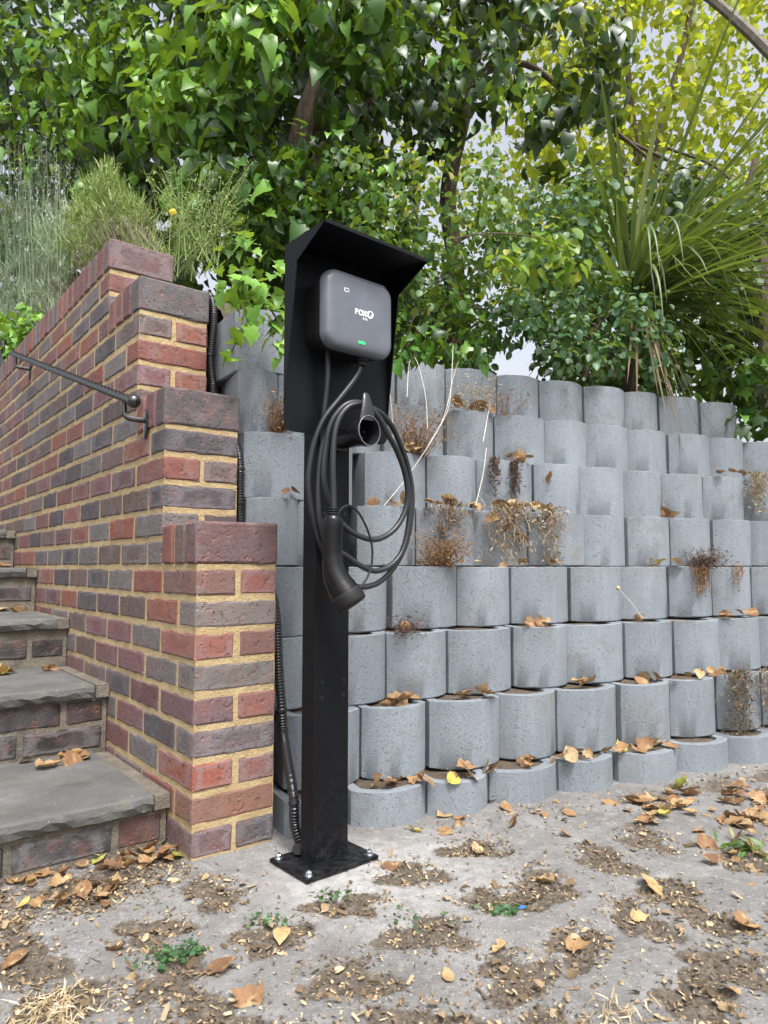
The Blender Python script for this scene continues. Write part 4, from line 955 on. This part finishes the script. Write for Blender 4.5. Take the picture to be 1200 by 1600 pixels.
for i in range(42): clump(L, at(U(1110, 1330), U(380, 600), 3.95+U(-.2, .3)), .14, 60, .045, up=.3, jit=.9, inner=.1)
emit(L, 'needle', M['conifer'], con, 0, 'crown'); branch(con, 'trunk', [at(1200, 660, 3.8), at(1195, 500, 3.8), at(1190, 350, 3.8)], .05, .02, M['bark'], 8)
cr = plant('creeper', at(1185, 600, 2.9), 'broad leaved green creeper at the right end of the top block row', 'creeper'); L = Leaves()
for i in range(34): clump(L, at(U(1130, 1290), U(560, 672), 3.35+U(-.12, .3)), .08, 14, .06, up=.5, inner=.2)
emit(L, 'ivy', M['ivy'], cr, 60)

# ---- herb bed behind the brick wall
def by(px, off=0.0):                                           # forward distance just behind the brick wall under a pixel column
    p = brl3(max(px, -140), 480, .27+off); return brw(p.x, p.y, 0).y
def bed(px, Y): p = at(px, 400, by(px, .2)); p.z = 1.66; return p
lav = plant('lavender', bed(40, 2.95), 'tall grey green lavender with faded flower spikes at the left edge', 'lavender')
ls, fl = [], Leaves()
for k_ in range(300):
    qx = U(-90, 95); yy = by(qx, U(.0, .22)); a_ = at(qx, U(430, 540), yy); top_ = at(qx*1.1+U(-25, 25), U(200, 340), yy+U(-.1, .1))
    ls.append([a_, a_.lerp(top_, .5)+Vector((U(-.02, .02), 0, .01)), top_])
    dd = np.array(top_-a_.lerp(top_, .7)); dd = dd/np.linalg.norm(dd)
    m = 9; tpos = np.array([list(a_.lerp(top_, f_)) for f_ in np.linspace(.86, 1.0, m)])
    fl.add(tpos+rng.normal(size=(m, 3))*.0025, rng.normal(size=(m, 3)), dd[None]+rng.normal(size=(m, 3))*.6, rng.uniform(.018, .028, m))
thin(lav, 'stem', ls, .0028, M['lav']); emit(fl, 'lance', M['lav_flower'], lav, 0, 'flower')
L = Leaves()
def needles(L, base_pts, n_, ln, spread=.5, upw=1.0):
    P = []; T = []
    for p in base_pts:
        for _ in range(n_): P.append((p.x+U(-.03, .03), p.y+U(-.03, .03), p.z+U(-.03, .03))); T.append((random.gauss(0, spread), random.gauss(0, spread), upw))
    P = np.array(P); L.add(P, rng.normal(size=P.shape), np.array(T), ln*rng.uniform(.6, 1.3, len(P)))
pts_ = [(U(-120, 105), U(320, 590)) for _ in range(650)]
needles(L, [at(a, b2, by(a, U(0, .2))) for a, b2 in pts_], 20, .075, .4)
emit(L, 'needle', M['lav'], lav, 0)
gs = plant('rosemary_shrub', bed(170, 2.8), 'feathery light green shrub between the lavender and the flowering bush', 'shrub'); L = Leaves()
pts_ = [(a, U(258+abs(a-165)**1.5*.14+U(0, 30), 425)) for a in [165+max(-2.2, min(2.2, random.gauss(0, 1)))*38 for _ in range(380)]]
needles(L, [at(a, b2, by(a, U(.02, .22))) for a, b2 in pts_], 22, .065, .4); emit(L, 'needle', M['grassy'], gs, 0)
hp = plant('dry_heather', bed(170, 2.6), 'clump of dead brown twiggy heather behind the wall coping', 'shrub')
ls = []
for cx, cy in ((165, 385), (75, 480), (120, 430), (205, 370)):
    for k_ in range(110):
        qx = cx+U(-45, 45); a_ = at(qx, cy+U(10, 60), by(qx, U(0, .12))); b2 = a_+Vector((U(-.12, .10), U(-.1, .05), U(.06, .20))); ls.append([a_, a_.lerp(b2, .5)+Vector((U(-.02, .02), 0, 0)), b2])
thin(hp, 'twig', ls, .0017, M['heath']); L = Leaves(); needles(L, [Vector(l[-1]) for l in ls], 5, .02, 1.0); emit(L, 'needle', M['heath'], hp, 0)
fs = plant('flowering_bush', bed(300, 2.6), 'upright wiry bush with tiny leaves and one yellow flower beside the pier top', 'shrub')
ls = []; L = Leaves()
for k_ in range(85):
    a_ = at(U(255, 345), U(400, 440), 2.5+U(-.12, .15)); b2 = at(U(225, 395), U(240, 360), 2.5+U(-.15, .15)); mid = a_.lerp(b2, .5)+Vector((U(-.02, .02), 0, .02)); ls.append([a_, mid, b2])
    m = 26; tp = np.array([list(a_.lerp(b2, f_)) for f_ in np.linspace(.25, 1, m)])+rng.normal(size=(m, 3))*.006; L.add(tp, rng.normal(size=(m, 3)), rng.normal(size=(m, 3))+np.array([0, 0, .6]), rng.uniform(.010, .02, m))
thin(fs, 'stem', ls, .0018, M['grassy']); emit(L, 'lance', M['grassy'], fs, 0)
pt = Leaves(); c_ = np.array(at(269, 330, 2.3)); m = 7; an = np.linspace(0, 6.28, m+1)[:-1]; pt.add(np.repeat(c_[None], m, 0), np.stack([np.cos(an)*.4, -np.ones(m), np.sin(an)*.4], 1), np.stack([np.cos(an), -.2*np.ones(m), np.sin(an)], 1), np.full(m, .015)); emit(pt, 'round', M['yellow'], fs, 10, 'flower', 'petal')
gr = plant('ground_creeper', bed(20, 3.2), 'leafy creeper at the far left behind the handrail', 'creeper'); L = Leaves()
for i in range(26): clump(L, at(U(-60, 60), U(490, 585), 3.95+U(-.15, .2)), .09, 18, .06, up=.6, inner=.2)
emit(L, 'ivy', M['ivy_bright'], gr, 60)
fp = plant('garden_post', at(-2, 620, 3.4), 'thin black post at the left edge behind the wall', 'post'); m_ = MB(); pb = at(3, 600, 3.85)-Vector(fp.location); m_.tube([pb+Vector((0, 0, -.2)), pb+Vector((0, 0, .245)), pb+Vector((0, 0, .255))], [.016, .016, .008], 12); m_.build('shaft', M['iron'], fp, True)

# ---------------------------------------------------------------- dead growth on the blocks
def dry_weed(px, r, n_, hgt, wid, mat, label, lean=(0, 0), rad=.0013, leafn=4, leafsz=.012, dd=.03, cat='weed'):
    b0 = row_pt(px, r, dd, -.01); w_ = plant('dry_weed', b0, label, cat, 'dead weeds rooted in the block wall'); ls = []
    for k_ in range(n_):
        a_ = b0+WW*U(-wid, wid)*.4+WN*U(-.02, .02); e_ = a_+WW*(U(-wid, wid)+lean[0])+WN*U(-.09, .01)+Vector((0, 0, hgt*U(.4, 1)+lean[1])); m1 = a_.lerp(e_, .5)+Vector((U(-.02, .02), U(-.02, .02), U(-.01, .03))); ls.append([a_, m1, e_])
    thin(w_, 'stem', ls, rad, M[mat]); L = Leaves(); needles(L, [Vector(l[1]) for l in ls]+[Vector(l[2]) for l in ls], leafn, leafsz, 1.0, .2); emit(L, 'lance', M[mat], w_, 0); return w_
dry_weed(645, 6, 95, .18, .12, 'rust', 'rusty dead weed on the blocks right of the holster')
dry_weed(740, 7, 34, .12, .12, 'straw', 'pale dead weed in front of the top blocks', rad=.0011)
dry_weed(780, 7, 22, .13, .13, 'rust', 'brown dead weed beside the pale stalks on the seventh row', rad=.0011)
dry_weed(685, 4, 110, .105, .075, 'rust', 'tufted rusty weed standing on the fourth block row')
dry_weed(430, 6, 40, .13, .05, 'rust', 'small dry weed between the brick pier and the hood')
dry_weed(1090, 4, 120, .055, .07, 'sedum', 'low purplish brown weed tuft at the right of the fourth row')
dry_weed(630, 3, 30, .04, .05, 'sedum', 'small dark red succulent between the third and fourth rows')
def hanging(px, r, n_, ln, wid, mat, label, lsz=.010, per=26, dd=-.006):
    b0 = row_pt(px, r, dd, -.002); w_ = plant('hanging_succulent', b0, label, 'succulent', 'succulents hanging down the blocks'); ls = []; L = Leaves()
    for k_ in range(n_):
        u_ = random.gauss(0, .55); a_ = b0+WW*max(-1.3, min(1.3, u_))*wid; h_ = ln*U(.12, 1)*(1.15-.35*abs(u_)); e_ = a_+Vector((U(-.012, .012), 0, -h_))-WN*U(.004, .016); ls.append([a_+WN*.02+Vector((0, 0, .004)), a_-WN*.006, a_.lerp(e_, .5)-WN*.008, e_])
        m = max(6, int(per*h_/ln)); tp = np.array([list((a_-WN*.006).lerp(e_, f_)) for f_ in np.linspace(0, 1, m)])+rng.normal(size=(m, 3))*.007; L.add(tp, rng.normal(size=(m, 3))+np.array([0, -.5, .3]), rng.normal(size=(m, 3)), lsz*rng.uniform(.6, 1.4, m))
    thin(w_, 'stem', ls, .0014, M[mat]); emit(L, 'lance', M[mat], w_, 0)
def tangle(px, r, n_, ln, wid, mats, label, crumbs=300):
    b0 = row_pt(px, r, -.004, 0); w_ = plant('dead_growth', b0, label, 'weed', 'dead weeds rooted in the block wall')
    for mi, mt in enumerate(mats):
        ls = []; L = Leaves(); cp = []
        def fp(): 
            t_ = random.gauss(0, .5)*wid; z_ = -abs(random.gauss(0, .5))*ln if random.random() < .8 else U(0, .02); return b0+WW*t_-WN*U(.002, .028)+Vector((0, 0, max(-ln, z_)))
        for _ in range(n_//len(mats)):
            a_ = fp(); d_ = WW*random.gauss(0, 1)+Vector((0, 0, random.gauss(-.35, 1)))-WN*random.gauss(.1, .35); d_ = d_.normalized()*U(.012, .055); ls.append([a_, a_+d_*.5+Vector((U(-.006, .006), U(-.004, .004), U(-.006, .006))), a_+d_])
        thin(w_, 'twig', ls, U(.0008, .0013), M[mt])
        m = crumbs//len(mats); P_ = np.array([list(fp()) for _ in range(m)]); L.add(P_, rng.normal(size=(m, 3)), rng.normal(size=(m, 3)), .010*rng.uniform(.5, 2.0, m)); emit(L, 'lance', M[mt], w_, 0)
hanging(770, 6, 9, .13, .022, 'sedum', 'dark purple succulent hanging in strands down the sixth row, left of the pair', .014, 60)
hanging(802, 6, 8, .14, .016, 'sedum', 'dark purple succulent hanging in strands down the sixth row, right of the pair', .014, 60)
tangle(700, 5, 150, .13, .085, ('rust', 'heath'), 'dead growth tangled below the leaf pile on the fifth row')
tangle(795, 5, 420, .19, .12, ('heath', 'rust', 'straw'), 'wide tangle of dead growth with leaves caught in it at centre right', 700)
tangle(860, 5, 150, .17, .05, ('straw', 'rust'), 'pale dead growth tangled beside the wide brown mat')
hanging(1095, 4, 26, .12, .05, 'rust', 'reddish dead succulent hanging below the purplish tuft')
hanging(1150, 4, 10, .10, .03, 'rust', 'thin reddish strands hanging at the far right of the fourth row')
tangle(1180, 6, 260, .15, .06, ('straw', 'heath'), 'dry mossy mat at the right end of the sixth row', 500)
tangle(1150, 2, 420, .32, .07, ('heath', 'conifer', 'rust'), 'grey twiggy dead growth hanging down the lower right blocks', 800)
tangle(1195, 2, 120, .16, .05, ('heath', 'rust'), 'few grey twigs at the right edge on the second row')
# tall white dead stalks
stalks = [[(615, 700, 2.2), (612, 640, 2.2), (606, 590, 2.2), (602, 560, 2.2)], [(636, 620, 2.28), (638, 580, 2.3), (641, 562, 2.3)], [(668, 670, 2.2), (665, 620, 2.22), (655, 575, 2.25), (648, 558, 2.26)],
          [(600, 790, 2.05), (640, 740, 2.1), (690, 660, 2.15), (708, 590, 2.2), (716, 565, 2.2)], [(670, 695, 2.15), (700, 640, 2.2), (706, 580, 2.25), (708, 540, 2.3)], [(755, 690, 2.15), (762, 650, 2.2), (766, 630, 2.2)], [(743, 790, 2.05), (755, 740, 2.1), (760, 700, 2.15)],
          [(1004, 966, 1.98), (985, 940, 1.96), (966, 919, 1.95)]]
for i, s_ in enumerate(stalks):
    pts = [at(*p) for p in s_]
    r_ = plant('dead_stalk', pts[0], ['thin white dead stalk nearest the hood', 'short upright white stalk against the top row', 'curving white stalk left of the crossing pair', 'longest white stalk leaning right across three rows', 'white stalk crossing the longest one near its top',
        'short pale stalk on the seventh row', 'short pale stalk above the leaf pile', 'pale stalk with a round seed head leaning left at right centre'][i], 'stalk', 'bleached dead stalks on the block wall')
    branch(r_, 'stem', pts, .0013, .0009, M['bleached'], 5, 6)
    if i == 7: ball(pts[-1]-pts[0], .006, r_, 'seed_head').data.materials[0] = M['straw']

# ---------------------------------------------------------------- weeds and litter on the ground
def ground_weed(px, py, n_, mat, label, size=.018, rad=.03, shape='round'):
    p = on_z(px, py); p.z = ground_z(p.x, p.y)-.003; w_ = plant('ground_weed', p, label, 'weed', 'green weeds in the ground pockets'); L = Leaves()
    m = n_; ps = np.array(p)+np.stack([rng.normal(size=m)*rad, rng.normal(size=m)*rad*.7, rng.random(m)*.010+.004], 1)
    L.add(ps, np.array([0, 0, 1])+rng.normal(size=(m, 3))*.5, rng.normal(size=(m, 3))+np.array([0, 0, .3]), size*rng.uniform(.5, 1.2, m)); emit(L, shape, M[mat], w_, 60, bounds=(-50, 1250, 900, 1650))
ground_weed(295, 1488, 55, 'bluegreen', 'small green weed patch at lower left beside a curled leaf', .014, .016); ground_weed(245, 1502, 45, 'bluegreen', 'low dark weed just left of the small weed patch', .013, .018)
ground_weed(778, 1428, 40, 'bluegreen', 'green weed in the pocket right of centre', .014, .018); ground_weed(1160, 1325, 50, 'round', 'leafy green weed near the right edge below the wall', .034, .028, 'lance')
ground_weed(525, 1405, 30, 'bluegreen', 'tiny weed in the pocket in front of the base plate', .012, .02); ground_weed(965, 1588, 60, 'straw', 'yellowed grass tuft at the bottom right', .03, .02, 'needle')
ground_weed(80, 1572, 420, 'straw', 'dry straw matted in the pocket at the bottom left', .028, .042, 'needle'); ground_weed(640, 1438, 22, 'bluegreen', 'few green leaflets in the centre pocket', .010, .025); ground_weed(430, 1440, 26, 'bluegreen', 'few green leaflets in the pocket left of the base plate', .010, .022)
# fine litter: chips of dry leaf, twig and bark caught in the pockets
L = Leaves(); ps = []
for (x, y, a, bb, th) in POCK:
    u = proj([(x, y, 0)])[0][0]
    if not (-250 < u < 1450) or y < .85: continue
    for _ in range(260):
        rr_ = math.sqrt(random.random())*1.3; an = U(0, 6.283); ex, ey = a*rr_*math.cos(an), bb*rr_*math.sin(an)
        ps.append((x+ex*math.cos(th)-ey*math.sin(th), y+ex*math.sin(th)+ey*math.cos(th)))
for _ in range(3200):                                          # by the bottom step
    p = brw(U(-1.0, -.005), U(-.16, .13)*U(.3, 1), 0)
    if random.random() < .95: ps.append((p.x, p.y))
for _ in range(1100):
    p = wpt(U(.85, 2.9), 1.70-abs(random.gauss(0, .09)), 0); ps.append((p.x, p.y))
for _ in range(2600): p = on_z(U(-100, 1300), U(1270, 1640)); ps.append((p.x, p.y))
P = np.array([(x, y, ground_z(x, y)+U(.001, .005)) for x, y in ps]); m = len(P)
L.add(P, np.array([0, 0, 1.0])+rng.normal(size=(m, 3))*.45, rng.normal(size=(m, 3)), .0072*rng.uniform(.3, 1.6, m)*(1+1.2*(rng.random(m) < .07)))
lit = empty('leaf_litter', (0, 1.4, 0)); bpy.data.objects.remove(lit)
class _R: pass
def stuff_obj(name, L, shape, mat, label):
    r_ = _R(); r_.location = (0, 0, 0); p, nm, t, sz = L.arrays(); Fm = frames(nm, t); shapes = SH[shape]; Vs, Fs, Rn = [], [], []; k = 0; ids = np.arange(len(p))
    for si, (vv, ff) in enumerate(shapes):
        I = ids[ids % len(shapes) == si]; W = np.einsum('nij,vj->nvi', Fm[I], vv)*sz[I][:, None, None]+p[I][:, None, :]; Vs.append(W.reshape(-1, 3)); mm = len(vv)
        Fs.append((ff[None]+(np.arange(len(I))*mm)[:, None, None]).reshape(-1, 3)+k); k += len(I)*mm; Rn.append(np.repeat(rng.random(len(I)), len(ff)))
    tag(link(name, np_mesh(name, np.concatenate(Vs), np.concatenate(Fs), mat, np.concatenate(Rn))), label, None, kind='stuff')
stuff_obj('leaf_litter', L, 'chip', M['chips'], 'fine dry litter of leaf and bark chips on the ground')
# whole fallen leaves
def curled(seed):
    rr = random.Random(seed); half = [(0, -.18), (.012, -.02), (.18, .06), (.33, .28), (.36, .5), (.26, .74), (.10, .92), (0, 1.02)] if seed % 3 else [(0, -.2), (.012, -.04), (.30, .02), (.46, .22), (.30, .36), (.36, .6), (.14, .74), (0, 1.05)]
    fo, cu, tw_ = rr.uniform(.0, .6), rr.uniform(-.5, .6), rr.uniform(-.7, .7); v, f = leaf_shape(half, 0, 0)
    out = []
    for x, y, z in v:
        z = fo*abs(x)*(1+rr.uniform(-.25, .25))+cu*(y-.4)**2+rr.uniform(-.03, .03)+tw_*x*(y-.4); out.append((x, y-.45, z+.02))
    out = np.array(out); out[:, 2] -= out[:, 2].min(); return np_mesh('fallen_leaf', out, f, M['fallen'], smooth=True)
CUR = [curled(i) for i in range(10)]
TAN = [(.30, .18, .08), (.23, .125, .06), (.38, .26, .13), (.15, .08, .042), (.42, .32, .18), (.27, .15, .068)]; YG = [(.46, .42, .07), (.30, .36, .06), (.55, .46, .12)]
cntl = 0
def fleaf(p, size, label, group, colr=None, flatness=.35):
    global cntl
    o = link('fallen_leaf', random.choice(CUR), None, p, (random.gauss(0, flatness), random.gauss(0, flatness), U(0, 6.28)), colr or random.choice(TAN)); o.scale = (size,)*3; cntl += 1
    return tag(o, label, 'leaf', group)
TNAME = ['tan', 'mid brown', 'pale tan', 'dark brown', 'straw coloured', 'warm brown']; YNAME = ['yellow', 'green', 'yellowish']
def drift(n_, gen, size, label, group, yg=.06, flatness=.4):
    for _ in range(n_):
        k = U(.5, 1.3); y_ = random.random() < yg; i = random.randrange(3 if y_ else 6)
        lab = ('large ' if k > 1.08 else 'small ' if k < .78 else '')+(YNAME if y_ else TNAME)[i]+' '+label.replace('dry tan leaf', 'leaf').replace('dry leaf', 'leaf')
        fleaf(gen(), size*k, lab, group, (YG if y_ else TAN)[i], flatness)
def gpt(px, py, dz=.002): p = on_z(px, py); p.z = ground_z(p.x, p.y)+dz; return p
drift(58, lambda: gpt(U(985, 1215), U(1228, 1292), U(.001, .010)), .050, 'dry tan leaf in the drift at the right foot of the block wall', 'leaf drift at the right foot of the block wall', .04)
drift(10, lambda: gpt(U(1060, 1200), U(1300, 1350), U(.002, .012)), .046, 'dry leaf around the green weed at the right edge', 'leaves round the right edge weed', .03)
drift(16, lambda: gpt(U(610, 985), 1285-(U(610, 985)-610)*.10+U(-5, 25)), .045, 'dry leaf lying along the foot of the block wall in the middle', 'leaves along the middle foot of the block wall')
drift(32, lambda: gpt(U(140, 285), 1345-U(0, 1)*25+U(-8, 24), U(.002, .02)), .040, 'dry leaf heaped in the corner between bottom step and pier', 'leaves in the corner of the bottom step')
drift(44, lambda: gpt(U(-30, 190), U(1350, 1425), U(.002, .015)), .040, 'dry leaf scattered along the foot of the bottom step at left', 'leaves at the left of the bottom step', .12)
for px, py, s_, lab in [(345, 1518, .055, 'curled tan leaf beside the green weed patch'), (385, 1563, .055, 'flat tan leaf at the lower left centre'), (610, 1353, .045, 'tan leaf just right of the base plate'), (745, 1328, .05, 'tan leaf in a pocket right of the post'), (440, 1462, .045, 'pale leaf in the pocket left of centre'),
                        (1020, 1385, .06, 'large pale leaf lying right of centre'), (1160, 1445, .06, 'large tan leaf near the right edge'), (905, 1478, .045, 'tan leaf in the pocket at lower right'), (848, 1372, .05, 'tan leaf in the pocket right of centre, nearer the wall'), (780, 1485, .035, 'pale leaf scrap in the lower centre pocket'), (230, 1345, .06, 'broad tan leaf standing by the pier corner'), (1000, 1430, .035, 'small pale leaf above the lower right pockets'), (1140, 1550, .04, 'pale leaf at the bottom right'), (25, 1497, .05, 'tan leaf at the far left of the ground'), (185, 1487, .04, 'small leaf in the lower left pocket'), (700, 1530, .03, 'small leaf at the bottom centre')]:
    fleaf(gpt(px, py, .004), s_, lab, 'single leaves on the concrete', (.48, .32, .15) if 'pale' in lab else None, .25)
def spt(i, px0, px1, back=.0):                                  # on a tread, towards its back
    s, z = ST[i]; s2 = ST[i+1][0]; p = brl3(U(px0, px1), 1000, -.1); return brw(U(-.36 if i == 0 else -.45, -.045), s2+.02-U(.015, .11)-back, z+.004)
for i, n_, nm in ((0, 11, 'bottom'), (1, 16, 'second'), (2, 16, 'third'), (3, 12, 'fourth'), (4, 8, 'fifth')):
    drift(n_, lambda: spt(i, 0, 1), .055, 'dry leaf lying at the back of the %s tread' % nm, 'leaves on the %s tread' % nm, .18, .5)
def rowleaves(n_, px0, px1, r, size=.05, dz=(0, .02), yg=.03):
    drift(n_, lambda: row_pt(U(px0, px1), r, U(-.004, .03) if r > 4 else U(.012, .06), U(*dz)+(.006 if r > 4 else 0)), size, 'dry leaf caught on the %s block row from the ground' % ['', 'first', 'second', 'third', 'fourth', 'fifth', 'sixth', 'seventh', 'eighth'][r], 'leaves on the %s block row' % ['', 'first', 'second', 'third', 'fourth', 'fifth', 'sixth', 'seventh', 'eighth'][r], yg, .5)
for a in [(9, 575, 665, 1), (9, 690, 770, 1), (6, 790, 880, 1), (7, 890, 975, 1), (5, 985, 1065, 1), (7, 600, 650, 2), (5, 705, 775, 2), (3, 895, 970, 2), (5, 1000, 1060, 2), (8, 1070, 1150, 2), (4, 625, 660, 3), (5, 820, 860, 3), (3, 990, 1030, 3), (6, 1110, 1200, 3),
          (6, 655, 760, 4), (5, 785, 870, 4), (4, 1000, 1060, 4), (26, 668, 815, 5), (6, 820, 860, 5), (5, 580, 640, 5), (3, 900, 1080, 5), (7, 630, 690, 6), (5, 760, 830, 6), (8, 1120, 1190, 6), (7, 705, 770, 7), (2, 430, 465, 5), (4, 425, 450, 6)]: rowleaves(*a)
for px, r, dz in [(792, 5, -.055), (690, 5, -.08), (812, 5, -.10), (860, 6, -.06), (770, 5, -.03)]: fleaf(row_pt(px, r, -.012, dz), .06, 'tan leaf caught in the dead growth on the block faces', 'leaves caught in hanging growth', None, 1.0)
bs_ = MB(); bs_.add([(-.008, -.004, 0), (.006, -.005, .002), (.010, .003, .001), (-.004, .005, .003), (-.008, -.004, .0015), (.006, -.005, .0035), (.010, .003, .0025), (-.004, .005, .0045)], [(0,1,2,3), (7,6,5,4), (0,4,5,1), (1,5,6,2), (2,6,7,3), (3,7,4,0)])
M['blue'] = plain('blue_plastic', (.03, .16, .5), .4); tag(bs_.build('plastic_scrap', M['blue'], None, loc=gpt(815, 1415, .004)), 'tiny blue plastic scrap in a ground pocket', 'litter')
print('bricks', nb, 'leaves', cntl, 'objects', len(bpy.data.objects), 'tris', sum(len(m.loop_triangles) or len(m.polygons) for m in bpy.data.meshes))
# the smallest fallen leaves, past the 300 that show largest, lie as one uncountable scatter
fl_ = [o for o in C.objects if o.name.startswith('fallen_leaf')]
u, v, zc = proj([o.location for o in fl_]); size_ = np.array([o.scale[0] for o in fl_])/np.maximum(zc, .2)
size_ = np.where((u > -20) & (u < 1220) & (v > 0) & (v < 1620) & (zc > 0), size_, 0)
order = np.argsort(-size_); Vs, Fs = [], []; k = 0
for i in order[295:]:
    o = fl_[i]; me = o.data; co = np.empty(len(me.vertices)*3, np.float32); me.vertices.foreach_get('co', co); M4 = np.array(o.matrix_basis)
    Vs.append(co.reshape(-1, 3) @ M4[:3, :3].T+M4[:3, 3]); lp_ = np.empty(len(me.loops), np.int32); me.loops.foreach_get('vertex_index', lp_); Fs.append(lp_.reshape(-1, 3)+k); k += len(me.vertices)
    bpy.data.objects.remove(o)
if Vs:
    o = link('leaf_scatter', np_mesh('leaf_scatter', np.concatenate(Vs), np.concatenate(Fs), M['fallen'], smooth=True), None, color=(.28, .17, .08)); tag(o, 'small dry leaves and leaf scraps scattered over ground and walls', None, kind='stuff')
for i, o in enumerate(o for o in C.objects if o.get('group') == 'leaves caught in hanging growth'):
    o['label'] = ['tan leaf caught high in the wide tangle of dead growth', 'tan leaf caught below the fifth row leaf pile', 'lowest tan leaf caught in the wide dead tangle', 'lone tan leaf stuck on a clean sixth row block', 'tan leaf caught at the left of the wide dead tangle'][i % 5]
